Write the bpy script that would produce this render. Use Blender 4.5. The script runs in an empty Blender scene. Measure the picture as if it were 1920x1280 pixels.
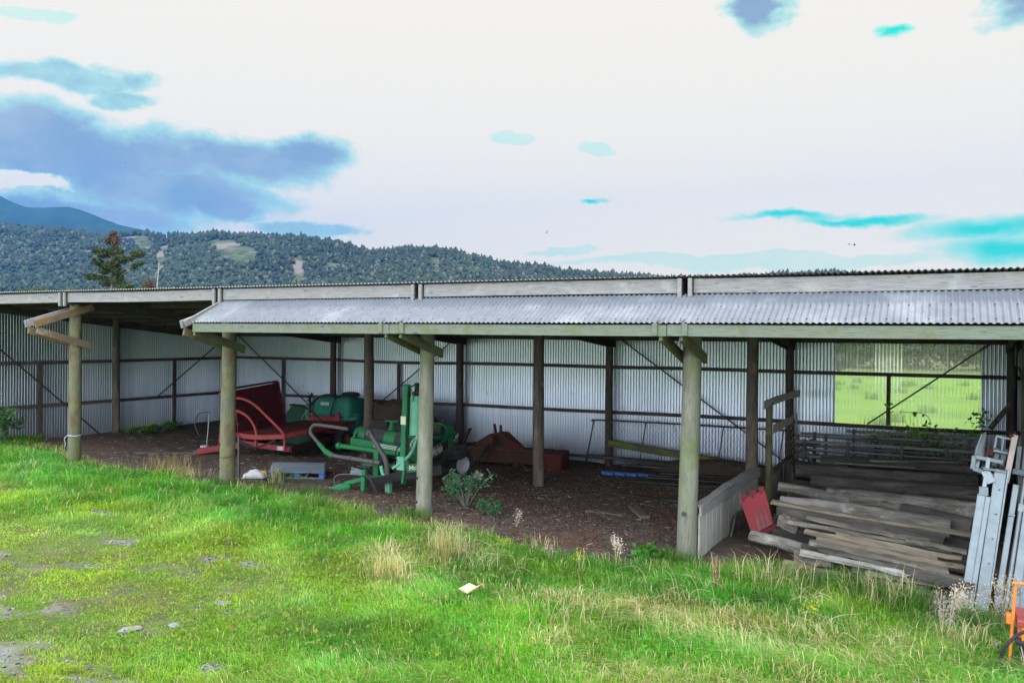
import bpy, bmesh, math, random
import numpy as np
from mathutils import Vector, Matrix, Euler
random.seed(7); rng = np.random.default_rng(7)
SC = bpy.context.scene
R = math.radians

# ------------------------------------------------------------------ camera, sky, sun, exposure
cam_d = bpy.data.cameras.new("camera"); cam = bpy.data.objects.new("camera", cam_d)
SC.collection.objects.link(cam); SC.camera = cam
cam_d.sensor_width = 36.0; cam_d.lens = 36.0 * 1596.85 / 1920
cam_d.clip_start = 0.1; cam_d.clip_end = 30000
CAM = Vector((7.809, -12.078, 3.010))
_yaw, _pit, _rol = R(-27.133), R(-0.371), R(0.543)
_fw = Vector((math.sin(_yaw)*math.cos(_pit), math.cos(_yaw)*math.cos(_pit), math.sin(_pit)))
_r = Vector((math.cos(_yaw), -math.sin(_yaw), 0)); _u = _r.cross(_fw)
_r2 = _r*math.cos(_rol) + _u*math.sin(_rol); _u2 = -_r*math.sin(_rol) + _u*math.cos(_rol)
_m = Matrix((_r2, _u2, -_fw)).transposed().to_4x4(); _m.translation = CAM
cam.matrix_world = _m

SUN_EL, SUN_AZ = 58.0, 35.0          # azimuth measured from +Y towards +X
sun_d = bpy.data.lights.new("sun", 'SUN'); sun = bpy.data.objects.new("sun", sun_d)
SC.collection.objects.link(sun)
sun_d.energy = 3.0; sun_d.angle = R(9); sun_d.color = (1.0, 0.96, 0.88)
_sd = Vector((math.sin(R(SUN_AZ))*math.cos(R(SUN_EL)), math.cos(R(SUN_AZ))*math.cos(R(SUN_EL)), math.sin(R(SUN_EL))))
sun.rotation_euler = (-_sd).to_track_quat('-Z', 'Y').to_euler()

world = bpy.data.worlds.new("World"); SC.world = world; world.use_nodes = True
wt = world.node_tree; wt.nodes.clear()
def wn(t, **k):
    n = wt.nodes.new(t)
    for a, b in k.items(): setattr(n, a, b)
    return n
def wm(op, a, b=None, c=None):
    n = wn('ShaderNodeMath', operation=op)
    for i, v in enumerate((a, b, c)):
        if v is None: continue
        if isinstance(v, (int, float)): n.inputs[i].default_value = v
        else: wt.links.new(v, n.inputs[i])
    return n.outputs[0]
def wmix(f, a, b):
    n = wn('ShaderNodeMix', data_type='RGBA')
    for i, v in ((0, f), (6, a), (7, b)):
        if isinstance(v, (int, float)): n.inputs[i].default_value = v
        elif isinstance(v, tuple): n.inputs[i].default_value = (*v, 1)
        else: wt.links.new(v, n.inputs[i])
    return n.outputs[2]
def wstep(v, lo, hi):
    n = wn('ShaderNodeMapRange', interpolation_type='SMOOTHSTEP')
    wt.links.new(v, n.inputs[0]); n.inputs[1].default_value = lo; n.inputs[2].default_value = hi
    return n.outputs[0]
tc = wn('ShaderNodeTexCoord'); sep = wn('ShaderNodeSeparateXYZ'); wt.links.new(tc.outputs['Generated'], sep.inputs[0])
az = wm('MULTIPLY', wm('ARCTAN2', sep.outputs[0], sep.outputs[1]), 57.29578)
el = wm('MULTIPLY', wm('ARCSINE', sep.outputs[2]), 57.29578)
mp = wn('ShaderNodeMapping'); wt.links.new(tc.outputs['Generated'], mp.inputs[0]); mp.inputs['Scale'].default_value = (9, 9, 15)
def noise(scale, detail=6, rough=.6):
    n = wn('ShaderNodeTexNoise'); n.inputs['Scale'].default_value = scale; n.inputs['Detail'].default_value = detail
    n.inputs['Roughness'].default_value = rough; wt.links.new(mp.outputs[0], n.inputs[0]); return n
n1 = noise(1.0, 9, .62); n2 = noise(3.4, 9, .62); s1 = wn('ShaderNodeSeparateColor'); wt.links.new(n1.outputs['Color'], s1.inputs[0])
azw = wm('ADD', az, wm('MULTIPLY', wm('SUBTRACT', s1.outputs[0], .5), 7.0))
elw = wm('ADD', el, wm('MULTIPLY', wm('SUBTRACT', s1.outputs[1], .5), 2.6))
BL = [('D',-54.09,10.28,11.2,2.3),('D',-44.93,10.95,7.2,1.5),('D',-57.14,11.80,5.8,1.6),('D',-49.65,8.65,7.2,1.75),('D',-40.6,11.55,3.6,1.15),('D',-45.88,8.0,2.3,0.9),
('D',-55.48,6.95,8.7,1.25),('d',-54.40,14.99,5.0,0.85),('d',-51.79,13.96,2.1,0.55),('d',-41.25,6.95,3.4,0.55),('D',-11.13,20.3,2.2,1.35),('D',3.33,18.9,2.2,1.6),
('C',-3.83,18.24,1.3,0.36),('C',-9.18,7.71,4.4,0.36),('C',-4.76,7.38,4.8,0.36),('C',2.4,6.45,5.4,0.95),('C',3.9,5.1,5.4,1.1),
('c',-10.13,4.77,10.5,0.5),('c',-23.61,5.80,2.3,0.24),('c',-27.62,13.01,1.5,0.4),('c',-21.18,12.19,1.6,0.4),('C',-21.15,8.99,1.2,0.26),('c',-56.64,18.10,2.4,0.38),('c',-15.17,5.0,9.8,0.3)]
def blob(a0, e0, sa, se):
    a = wm('DIVIDE', wm('SUBTRACT', azw, a0), sa); e = wm('DIVIDE', wm('SUBTRACT', elw, e0), se)
    return wm('SUBTRACT', 1.0, wm('SQRT', wm('ADD', wm('MULTIPLY', a, a), wm('MULTIPLY', e, e))))
dark = cyan = None
for k, a0, e0, sa, se in BL:
    b = blob(a0, e0, sa, se)
    if k == 'd': b = wm('MINIMUM', b, .22)
    if k == 'c': b = wm('MINIMUM', b, .10)
    if k in 'Dd': dark = b if dark is None else wm('MAXIMUM', dark, b)
    else: cyan = b if cyan is None else wm('MAXIMUM', cyan, b)
hole = blob(-56.72, 8.69, 2.5, .55)
dark = wm('SUBTRACT', dark, wm('MULTIPLY', wm('MAXIMUM', hole, 0.0), 2.2))
dn = wm('ADD', dark, wm('MULTIPLY', wm('SUBTRACT', n2.outputs[0], .5), .75))
fringe = wstep(dn, -.22, .20); core = wstep(dn, .06, .55)
cn = wm('ADD', cyan, wm('MULTIPLY', wm('SUBTRACT', n2.outputs[0], .5), .25))
cf = wstep(cn, -.15, .38); cc = wstep(cn, .22, .8)
WHITE = (1.25, 1.12, .85)
shade = wmix(wstep(wm('ADD', n1.outputs[0], wm('MULTIPLY', el, .012)), .42, .75), (.55, .64, .64), (.36, .48, .56))
HOR = (1.50, 1.29, .87)
white = wmix(wstep(el, 2.0, 22.0), HOR, WHITE)
col = wmix(fringe, white, (.62, 1.0, .80))
col = wmix(core, col, shade)
col = wmix(wm('MULTIPLY', cf, .9), col, (.46, 1.18, .80))
col = wmix(cc, col, (.02, 1.05, .70))
# sky boosted behind the camera and overhead, added as fill for the shed interior
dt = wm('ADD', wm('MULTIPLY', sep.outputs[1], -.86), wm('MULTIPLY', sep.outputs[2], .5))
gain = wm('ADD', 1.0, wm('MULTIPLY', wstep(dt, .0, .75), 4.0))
col = wmix(wstep(dt, .0, .3), col, (.84, .92, 1.0))   # cool even tint for the added fill sky behind the camera
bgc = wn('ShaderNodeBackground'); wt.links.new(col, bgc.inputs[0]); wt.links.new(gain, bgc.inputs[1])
sky = wn('ShaderNodeTexSky', sky_type='NISHITA', sun_disc=False, sun_elevation=R(SUN_EL), sun_rotation=R(SUN_AZ))
bgs = wn('ShaderNodeBackground'); wt.links.new(sky.outputs[0], bgs.inputs[0]); bgs.inputs[1].default_value = .06
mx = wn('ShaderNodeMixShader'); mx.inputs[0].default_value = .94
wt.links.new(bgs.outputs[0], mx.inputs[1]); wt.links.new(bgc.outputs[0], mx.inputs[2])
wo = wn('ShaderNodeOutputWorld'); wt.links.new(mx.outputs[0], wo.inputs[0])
world.cycles.sampling_method = 'MANUAL'; world.cycles.sample_map_resolution = 1024
SC.view_settings.view_transform = 'Standard'; SC.view_settings.look = 'None'
SC.view_settings.exposure = 0.0; SC.view_settings.gamma = 1.0
SC.render.engine = 'CYCLES'
SC.cycles.use_denoising = True; SC.cycles.max_bounces = 8; SC.cycles.transparent_max_bounces = 16
SC.cycles.caustics_reflective = False; SC.cycles.caustics_refractive = False; SC.cycles.blur_glossy = 1.0
SC.cycles.volume_bounces = 0; SC.cycles.sample_clamp_indirect = 6

# ------------------------------------------------------------------ materials
class MT:
    def __init__(s, name):
        s.m = bpy.data.materials.new(name); s.m.use_nodes = True; s.t = s.m.node_tree; s.t.nodes.clear()
        s.out = s.t.nodes.new('ShaderNodeOutputMaterial')
    def n(s, t, **k):
        n = s.t.nodes.new(t)
        for a, b in k.items(): setattr(n, a, b)
        return n
    def l(s, a, b): s.t.links.new(a, b)
    def setv(s, sock, v):
        if isinstance(v, (int, float)): sock.default_value = v
        elif isinstance(v, tuple): sock.default_value = v if len(v) == len(sock.default_value) else (*v, 1)
        else: s.l(v, sock)
    def math(s, op, a, b=None):
        n = s.n('ShaderNodeMath', operation=op); s.setv(n.inputs[0], a)
        if b is not None: s.setv(n.inputs[1], b)
        return n.outputs[0]
    def mix(s, f, a, b, bt='MIX'):
        n = s.n('ShaderNodeMix', data_type='RGBA', blend_type=bt)
        s.setv(n.inputs[0], f); s.setv(n.inputs[6], a); s.setv(n.inputs[7], b); return n.outputs[2]
    def step(s, v, lo, hi, a=0., b=1.):
        n = s.n('ShaderNodeMapRange', interpolation_type='SMOOTHSTEP'); s.setv(n.inputs[0], v)
        for i, x in ((1, lo), (2, hi), (3, a), (4, b)): n.inputs[i].default_value = x
        return n.outputs[0]
    def noise(s, vec, scale, detail=4, rough=.6, dist=0):
        n = s.n('ShaderNodeTexNoise'); n.inputs['Scale'].default_value = scale; n.inputs['Detail'].default_value = detail
        n.inputs['Roughness'].default_value = rough; n.inputs['Distortion'].default_value = dist
        if vec is not None: s.l(vec, n.inputs[0])
        return n.outputs[0]
    def coord(s, kind='Object', scale=(1, 1, 1)):
        c = s.n('ShaderNodeTexCoord'); m = s.n('ShaderNodeMapping'); s.l(c.outputs[kind], m.inputs[0]); m.inputs['Scale'].default_value = scale
        return m.outputs[0]
    def pos(s, scale=(1, 1, 1)):
        c = s.n('ShaderNodeNewGeometry'); m = s.n('ShaderNodeMapping'); s.l(c.outputs['Position'], m.inputs[0]); m.inputs['Scale'].default_value = scale
        return m.outputs[0]
    def bsdf(s, col, rough=.8, metal=0., bump=None, bs=.3, bd=.01, spec=None):
        b = s.n('ShaderNodeBsdfPrincipled'); s.setv(b.inputs['Base Color'], col); s.setv(b.inputs['Roughness'], rough); s.setv(b.inputs['Metallic'], metal)
        if spec is not None: b.inputs['Specular IOR Level'].default_value = spec
        if bump is not None:
            bp = s.n('ShaderNodeBump'); bp.inputs['Strength'].default_value = bs; bp.inputs['Distance'].default_value = bd
            s.l(bump, bp.inputs['Height']); s.l(bp.outputs[0], b.inputs['Normal'])
        return b
    def done(s, sh): s.l(sh.outputs[0] if hasattr(sh, 'outputs') else sh, s.out.inputs[0]); return s.m

def mat_wood(name, c1, c2, c3=None, lichen=None, la=.5, moss=None, rough=.85, knots=True):
    m = MT(name); uv = m.coord('UV', (1.2, 26, 1)); uvb = m.coord('UV', (.9, 3.5, 1))
    g = m.noise(uv, 2.2, 6, .65, .6); g2 = m.noise(m.coord('UV', (3, 70, 1)), 1.6, 3, .6)
    col = m.mix(m.step(g, .34, .66), c1, c2)
    if c3: col = m.mix(m.step(m.noise(uvb, 1.4, 4), .45, .66), col, c3)
    col = m.mix(m.step(g2, .57, .66, 0, .75), col, tuple(x*.3 for x in c2))
    if knots:
        v = m.n('ShaderNodeTexVoronoi'); v.inputs['Scale'].default_value = 1.0; m.l(m.coord('UV', (2.1, 7, 1)), v.inputs[0])
        col = m.mix(m.step(v.outputs['Distance'], .05, .14, .7, 0), col, tuple(x*.35 for x in c2))
    if lichen: col = m.mix(m.step(m.noise(m.pos(), 3.2, 5, .7), .60 - .18*la, .72 - .1*la, 0, .85), col, lichen)
    if moss: col = m.mix(m.step(m.noise(m.pos((1, 1, .6)), 1.5, 5, .65), .5, .66, 0, .85), col, moss)
    return m.done(m.bsdf(col, rough, 0, g2, .5, .006, .25))

W_POST = mat_wood("post_weathered_pale", (.185,.18,.145), (.13,.13,.10), (.22,.21,.175), (.16,.18,.10), .7, (.11,.14,.055))
W_POSTM = mat_wood("post_weathered_mossy", (.15,.14,.10), (.11,.105,.07), (.12,.075,.04), (.14,.155,.065), .9, (.10,.13,.03))
W_GREY = mat_wood("board_silver_grey", (.27,.265,.265), (.19,.18,.18), (.25,.23,.215), (.29,.30,.28), .3)
W_GREEN = mat_wood("board_lichen_green", (.17,.19,.155), (.135,.155,.125), (.155,.165,.12), (.12,.14,.07), .6, None)
W_RUST = mat_wood("board_orange_lichen", (.17,.115,.07), (.14,.105,.07), (.21,.12,.05), (.28,.27,.26), .4, (.10,.12,.04))
W_DARK = mat_wood("timber_dark_brown", (.085,.066,.052), (.050,.040,.032), (.10,.085,.07))
W_DARKP = mat_wood("post_dark_bark", (.12,.095,.075), (.06,.048,.038), (.15,.13,.105), (.16,.15,.12), .25)
W_OLD = mat_wood("board_old_grey_brown", (.13,.11,.09), (.065,.055,.045), (.17,.15,.125), (.22,.21,.19), .25)
W_FLAKE = mat_wood("board_flaking_white", (.30,.29,.28), (.16,.15,.135), (.24,.22,.20), (.36,.35,.34), .4)
W_OLD2 = mat_wood("board_old_dark", (.065,.058,.052), (.036,.032,.028), (.095,.085,.076))
W_TAN = mat_wood("board_tan", (.185,.15,.105), (.13,.105,.075), (.155,.13,.10))
W_LOG = mat_wood("log_weathered", (.155,.14,.12), (.055,.048,.042), (.22,.205,.185), (.28,.26,.235), .3, None)
W_LOGD = mat_wood("log_dark_shaded", (.065,.058,.052), (.03,.027,.024), (.095,.086,.078))  # dark log wood, its colour lowered further to carry the shade deep in the shed
W_PALE = mat_wood("board_pale_grey", (.46,.44,.42), (.33,.31,.29), (.40,.37,.33))

def mat_galv(name, base, rough=.42, metal=.75, dirt=(.30,.29,.25), da=.35, streak=True):
    m = MT(name); p = m.pos((1, 1, .12)) if streak else m.pos()
    n = m.noise(p, 7, 4); n3 = m.noise(m.pos(), 45, 3)
    col = m.mix(m.step(n, .3, .75), base, tuple(x*.78 for x in base))
    col = m.mix(m.step(n3, .45, .7, 0, .25), col, tuple(min(1, x*1.25) for x in base))
    col = m.mix(m.step(m.noise(m.pos(), 1.1, 5, .65), .5, .75, 0, da), col, dirt)
    r = m.math('ADD', rough, m.math('MULTIPLY', n3, .2))
    return m.done(m.bsdf(col, r, metal))
def mat_wall():
    m = MT("zinc_wall_cladding"); sx = m.n('ShaderNodeSeparateXYZ'); m.l(m.pos(), sx.inputs[0])
    # every sheet carries its own tone of weathered zinc, with grime streaks running down from the eave
    sid = m.math('FLOOR', m.math('MULTIPLY', m.math('ADD', sx.outputs[0], sx.outputs[1]), 1.25))
    wn_ = m.n('ShaderNodeTexWhiteNoise', noise_dimensions='1D'); m.l(sid, wn_.inputs['W'])
    col = m.mix(wn_.outputs[0], (.50,.555,.65), (.60,.65,.74))
    st = m.noise(m.pos((9, 9, .25)), 1.5, 4, .7)
    col = m.mix(m.step(st, .4, .8, 0, .4), col, (.38,.40,.36))
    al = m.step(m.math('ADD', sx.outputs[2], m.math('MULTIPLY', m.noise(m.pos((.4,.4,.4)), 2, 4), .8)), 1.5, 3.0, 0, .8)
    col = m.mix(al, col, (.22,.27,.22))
    col = m.mix(m.step(m.noise(m.pos((1, 1, .35)), 3.2, 4, .7), .66, .76, 0, .55), col, (.20,.15,.11))
    return m.done(m.bsdf(col, .30, .93))
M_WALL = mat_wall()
M_ROOF = mat_galv("zinc_lean_to_roof", (.135,.148,.172), .55, .1, (.42,.44,.46), .3, False)
M_ROOFB = mat_galv("zinc_main_roof", (.40,.41,.42), .5, .3, (.30,.28,.26), .3, False)
M_UNDER = mat_galv("roof_underlay_brown", (.10,.092,.06), .9, 0, (.05,.045,.035), .6, False)
M_GALV = mat_galv("hot_dip_galvanised_steel", (.22,.255,.28), .40, .5, (.20,.21,.21), .4, False)
M_GALVD = mat_galv("dull_galvanised_pipe", (.115,.115,.115), .5, .6, (.09,.08,.07), .6, False)
M_DSTEEL = mat_galv("dark_weathered_steel", (.055,.052,.05), .6, .4, (.10,.07,.05), .5, False)

def mat_paint(name, col, dirt=(.16,.12,.09), amt=.5, rough=.45, rust=None, scale=5.):
    m = MT(name); p = m.coord('Object')
    c = m.mix(m.step(m.noise(p, 3, 4), .3, .7), col, tuple(x*.82 for x in col))
    c = m.mix(m.step(m.noise(p, scale, 6, .7), .62-.2*amt, .78, 0, .8*amt+.1), c, dirt)
    if rust: c = m.mix(m.step(m.noise(p, 9, 6, .75), .58, .66), c, rust)
    gz = m.n('ShaderNodeNewGeometry'); sz = m.n('ShaderNodeSeparateXYZ'); m.l(gz.outputs['Normal'], sz.inputs[0])
    c = m.mix(m.math('MULTIPLY', m.step(sz.outputs[2], .5, 1., 0, .28), m.step(m.noise(p, 11, 4), .35, .65)), c, (.20,.18,.15))  # dust lying on upward faces
    nn = m.noise(p, 30, 3)
    return m.done(m.bsdf(c, m.math('ADD', rough, m.math('MULTIPLY', nn, .25)), 0, nn, .15, .003, .3))
P_GREEN = mat_paint("green_machine_paint", (.010,.15,.050), (.045,.06,.04), .75, .5, (.07,.045,.03))
P_GREENL = mat_paint("pale_green_paint", (.13,.37,.24), (.08,.2,.14), .3)
P_RED = mat_paint("faded_red_paint", (.33,.045,.045), (.13,.075,.06), .85, .55, (.13,.05,.03))
P_REDB = mat_paint("bright_red_paint", (.21,.006,.013), (.10,.015,.015), .3, .4)
P_REDD = mat_paint("dark_red_panel", (.15,.018,.026), (.10,.04,.04), .5, .6)
P_RUST = mat_paint("rusty_brown_steel", (.065,.030,.021), (.03,.02,.016), .8, .85, (.11,.042,.024))
P_ORANGE = mat_paint("orange_paint", (.70,.20,.03), (.30,.12,.05), .3, .4)
P_TEAL = mat_paint("teal_green_plastic", (.03,.19,.145), (.035,.11,.09), .35, .5)
P_TARP = mat_paint("dark_green_tarpaulin", (.03,.085,.055), (.05,.06,.04), .6, .7)
P_BLUE = mat_paint("blue_pallet_paint", (.05,.16,.50), (.12,.14,.20), .5, .7)
P_BLUEG = mat_paint("faded_blue_grey_board", (.17,.20,.25), (.10,.14,.26), .6, .8)
P_BLACK = mat_paint("black_rubber", (.022,.022,.024), (.07,.06,.05), .5, .75)
P_BELT = mat_paint("black_belt", (.03,.032,.038), (.06,.06,.06), .4, .6)
P_TUBE = mat_paint("worn_grey_tube", (.075,.07,.07), (.10,.08,.075), .6, .4)
P_WHITE = mat_paint("off_white_plastic", (.50,.49,.475), (.45,.40,.36), .3, .6)
P_LABEL = mat_paint("yellowed_label", (.60,.62,.40), (.4,.4,.3), .3, .5)
P_CHROME = mat_galv("wheel_rim_grey", (.45,.45,.50), .45, .3, (.25,.22,.2), .3, False)
P_HOUS = mat_paint("dark_rusty_red", (.085,.016,.014), (.05,.022,.016), .8, .8, (.10,.035,.02))
P_YELLOW = mat_paint("dull_yellow_rim", (.16,.11,.03), (.08,.05,.02), .6, .6)
P_TOOTH = mat_paint("faded_tooth_paint", (.20,.065,.065), (.12,.03,.03), .5, .6)
P_PINK = mat_paint("pinkish_shaft_guard", (.36,.20,.17), (.2,.12,.1), .4, .6)
P_CARD = mat_paint("cardboard", (.56,.42,.28), (.45,.33,.22), .3, .85)
P_ORANGEW = mat_paint("orange_print", (.65,.30,.03), (.4,.2,.05), .2, .6)
P_TWINE = mat_paint("pale_twine", (.42,.52,.55), (.3,.35,.35), .2, .7)
P_PURPLE = mat_paint("purple_twine", (.12,.06,.35), (.1,.06,.25), .2, .7)
P_STONE = mat_paint("grey_stone", (.22,.22,.235), (.22,.2,.19), .5, .9)
P_SOIL = mat_paint("dark_brown_soil", (.060,.042,.033), (.09,.06,.045), .7, .95)
P_BIRD = mat_paint("dark_bird_feathers", (.03,.03,.035), (.05,.05,.05), .3, .7)

def mat_leaf(name, attr=None, col=(.05,.12,.02), var=.5, trans=.35, tcol=None):
    m = MT(name)
    if attr:
        a = m.n('ShaderNodeAttribute'); a.attribute_name = attr; c = a.outputs['Color']
    else:
        o = m.noise(m.pos(), 2.5, 4)
        c = m.mix(m.step(o, .3, .7), tuple(x*(1-var*.6) for x in col), tuple(x*(1+var*.6) for x in col))
    d = m.bsdf(c, .6, 0, spec=.3)
    t = m.n('ShaderNodeBsdfTranslucent')
    m.l(m.mix(1.0, c, tcol or (1.25, 1.35, .5), 'MULTIPLY'), t.inputs[0])
    x = m.n('ShaderNodeMixShader'); x.inputs[0].default_value = trans
    m.l(d.outputs[0], x.inputs[1]); m.l(t.outputs[0], x.inputs[2]); return m.done(x)
L_GRASS = mat_leaf("grass_blade", "blade", trans=.42)
L_FOREST = mat_leaf("forest_foliage", "blade", trans=.12)
L_TREE = mat_leaf("podocarp_foliage", None, (.042,.056,.018), .7, .15)
L_TREEB = mat_leaf("browned_foliage", None, (.095,.055,.042), .5, .15)
L_BUSH = mat_leaf("shrub_leaf", None, (.075,.16,.055), .6, .3)
L_VINE = mat_leaf("vine_leaf", None, (.13,.28,.045), .6, .45)
L_FERN = mat_leaf("buttercup_leaf", None, (.05,.17,.02), .5, .3)
L_DRY = mat_leaf("dry_stalk", None, (.50,.42,.26), .4, .3, (1, 1, .9))
L_SEED = mat_leaf("seed_head_fluff", None, (.58,.50,.40), .35, .3, (1, 1, 1))
L_DOCK = mat_leaf("rusty_dock_seed", None, (.22,.09,.045), .5, .2, (1, 1, 1))
L_GREY = mat_leaf("withered_grey_seed", None, (.33,.26,.24), .6, .2, (1, 1, 1))
L_YFLOW = mat_leaf("yellow_flower", None, (.60,.52,.03), .4, .3, (1, 1, 1))
L_BARK = mat_paint("pale_bark", (.16,.145,.125), (.09,.08,.07), .5, .9)
# ------------------------------------------------------------------ mesh helpers
V = Vector
class MB:
    def __init__(s): s.v = []; s.f = []; s.uv = []; s.off = (random.random()*50, random.random()*50)
    def face(s, idx, uvs): s.f.append(idx); s.uv.append([(u+s.off[0], w+s.off[1]) for u, w in uvs])
    def newoff(s): s.off = (random.random()*50, random.random()*50)
    def beam(s, p0, p1, w, h, up=(0, 0, 1), seg=1, jit=0., sag=0., end=0.):
        """box from p0 to p1, w across, h along up"""
        s.newoff(); p0, p1 = V(p0), V(p1); d = p1-p0; L = d.length; d.normalize(); up = V(up)
        if abs(d.dot(up)) > .98: up = V((0, 1, 0))
        side = d.cross(up).normalized(); upn = side.cross(d).normalized(); b = len(s.v)
        for i in range(seg+1):
            t = i/seg; c = p0+d*L*t - V((0, 0, sag*4*t*(1-t)))
            for k, (a, e) in enumerate(((-1, -1), (1, -1), (1, 1), (-1, 1))):
                j = V([random.uniform(-jit, jit) for _ in range(3)]) if jit else V((0, 0, 0))
                ee = d*random.uniform(-end, end) if end and i in (0, seg) else V((0, 0, 0))
                s.v.append(c+side*(a*w/2)+upn*(e*h/2)+j+ee)
        per = [0, w, w+h, 2*w+h, 2*w+2*h]
        for i in range(seg):
            u0, u1 = L*i/seg, L*(i+1)/seg
            for k in range(4):
                k2 = (k+1) % 4; a = b+i*4
                s.face((a+k, a+4+k, a+4+k2, a+k2)[::-1], [(u0, per[k]), (u1, per[k]), (u1, per[k+1]), (u0, per[k+1])][::-1])
        e = b+seg*4
        s.face((b, b+1, b+2, b+3)[::-1], [(0, 0), (0.02, 0), (.02, h), (0, h)]); s.face((e, e+1, e+2, e+3), [(0, 0), (.02, 0), (.02, h), (0, h)])
        return s
    def box(s, c, dims, rz=0., rx=0., ry=0.):
        m = Euler((rx, ry, rz)).to_matrix(); c = V(c); x = m @ V((dims[0]/2, 0, 0)); y = m @ V((0, dims[1], 0)); z = m @ V((0, 0, 1))
        return s.beam(c-x, c+x, dims[1], dims[2], up=z)
    def pole(s, p0, p1, r0, r1=None, seg=14, rings=8, wob=0., lump=0., flat=1.):
        s.newoff(); r1 = r0 if r1 is None else r1; p0, p1 = V(p0), V(p1); d = p1-p0; L = d.length; d.normalize()
        up = V((0, 0, 1)) if abs(d.z) < .9 else V((0, 1, 0)); a = d.cross(up).normalized(); c = a.cross(d).normalized(); b = len(s.v)
        ph = [random.uniform(0, 6.28) for _ in range(4)]; prof = [1+random.uniform(-lump, lump) for _ in range(seg)]
        for i in range(rings+1):
            t = i/rings; r = r0+(r1-r0)*t; r *= 1+random.uniform(-lump, lump)*.4
            cc = p0+d*L*t+a*math.sin(t*3.1+ph[0])*wob+c*math.sin(t*4+ph[1])*wob*.7
            for k in range(seg):
                an = 6.28318*k/seg; rr = r*prof[k]*(1+random.uniform(-lump, lump)*.35)
                s.v.append(cc+a*math.cos(an)*rr+c*math.sin(an)*rr*flat)
        for i in range(rings):
            for k in range(seg):
                k2 = (k+1) % seg; q = b+i*seg
                u0, u1 = L*i/rings, L*(i+1)/rings; v0, v1 = 6.283*r0*k/seg, 6.283*r0*(k+1)/seg
                s.face((q+k, q+seg+k, q+seg+k2, q+k2), [(u0, v0), (u1, v0), (u1, v1), (u0, v1)])
        for q, fl in ((b, False), (b+rings*seg, True)):
            ids = [q+k for k in range(seg)]; uu = [(.1*math.cos(k), .1*math.sin(k)) for k in range(seg)]
            s.face(tuple(ids[::-1] if fl else ids), uu)
        return s
    def tube(s, pts, r, seg=8, smooth=0, closed=False, r1=None):
        s.newoff(); pts = [V(p) for p in pts]
        if smooth:
            q = []; n = len(pts)
            for i in range(n-1):
                a, b_, c, d = pts[max(i-1, 0)], pts[i], pts[i+1], pts[min(i+2, n-1)]
                for k in range(smooth):
                    t = k/smooth
                    q.append(.5*((2*b_)+(c-a)*t+(2*a-5*b_+4*c-d)*t*t+(-a+3*b_-3*c+d)*t**3))
            q.append(pts[-1]); pts = q
        if closed: pts = pts+[pts[0]]
        b = len(s.v); n = len(pts); prev = None; L = 0
        for i, p in enumerate(pts):
            d = (pts[min(i+1, n-1)]-pts[max(i-1, 0)]).normalized()
            if prev is None:
                up = V((0, 0, 1)) if abs(d.z) < .9 else V((1, 0, 0)); a = d.cross(up).normalized()
            else:
                a = (prev-d*prev.dot(d)); a = a.normalized() if a.length > 1e-6 else d.orthogonal().normalized()
            prev = a; c = a.cross(d)
            rr = r if r1 is None else r+(r1-r)*i/(n-1)
            for k in range(seg):
                an = 6.28318*k/seg; s.v.append(p+a*math.cos(an)*rr+c*math.sin(an)*rr)
        for i in range(n-1):
            L2 = L+(pts[i+1]-pts[i]).length
            for k in range(seg):
                k2 = (k+1) % seg; q = b+i*seg
                s.face((q+k, q+seg+k, q+seg+k2, q+k2), [(L, k*.05), (L2, k*.05), (L2, k*.05+.05), (L, k*.05+.05)])
            L = L2
        if not closed:
            for q, fl in ((b, False), (b+(n-1)*seg, True)):
                ids = [q+k for k in range(seg)]; s.face(tuple(ids[::-1] if fl else ids), [(0, 0)]*seg)
        return s
    def lathe(s, prof, o, axis=(0, 0, 1), seg=24, sq=0., cap=True):
        """prof: (r, h) pairs along axis from o; sq>0 squares the section"""
        s.newoff(); o = V(o); ax = V(axis).normalized(); a = ax.orthogonal().normalized(); c = ax.cross(a); b = len(s.v)
        if abs(ax.z) > .99: a, c = V((1, 0, 0)), V((0, 1, 0))
        for r, h in prof:
            for k in range(seg):
                an = 6.28318*k/seg; ca, sa = math.cos(an), math.sin(an)
                if sq: e = 1-sq; ca = math.copysign(abs(ca)**e, ca); sa = math.copysign(abs(sa)**e, sa)
                s.v.append(o+ax*h+(a*ca+c*sa)*r)
        for i in range(len(prof)-1):
            for k in range(seg):
                k2 = (k+1) % seg; q = b+i*seg
                s.face((q+k, q+seg+k, q+seg+k2, q+k2)[::-1], [(prof[i][1], k*.1), (prof[i+1][1], k*.1), (prof[i+1][1], k*.1+.1), (prof[i][1], k*.1+.1)][::-1])
        for q, fl in ((b, False), (b+(len(prof)-1)*seg, True)) if cap else ():
            ids = [q+k for k in range(seg)]; s.face(tuple(ids if fl else ids[::-1]), [(0, 0)]*seg)
        return s
    def quad(s, pts):
        b = len(s.v); s.v += [V(p) for p in pts]; n = len(pts)
        s.face(tuple(range(b, b+n)), [(0, 0), (1, 0), (1, 1), (0, 1)][:n] if n <= 4 else [(0, 0)]*n); return s
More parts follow.
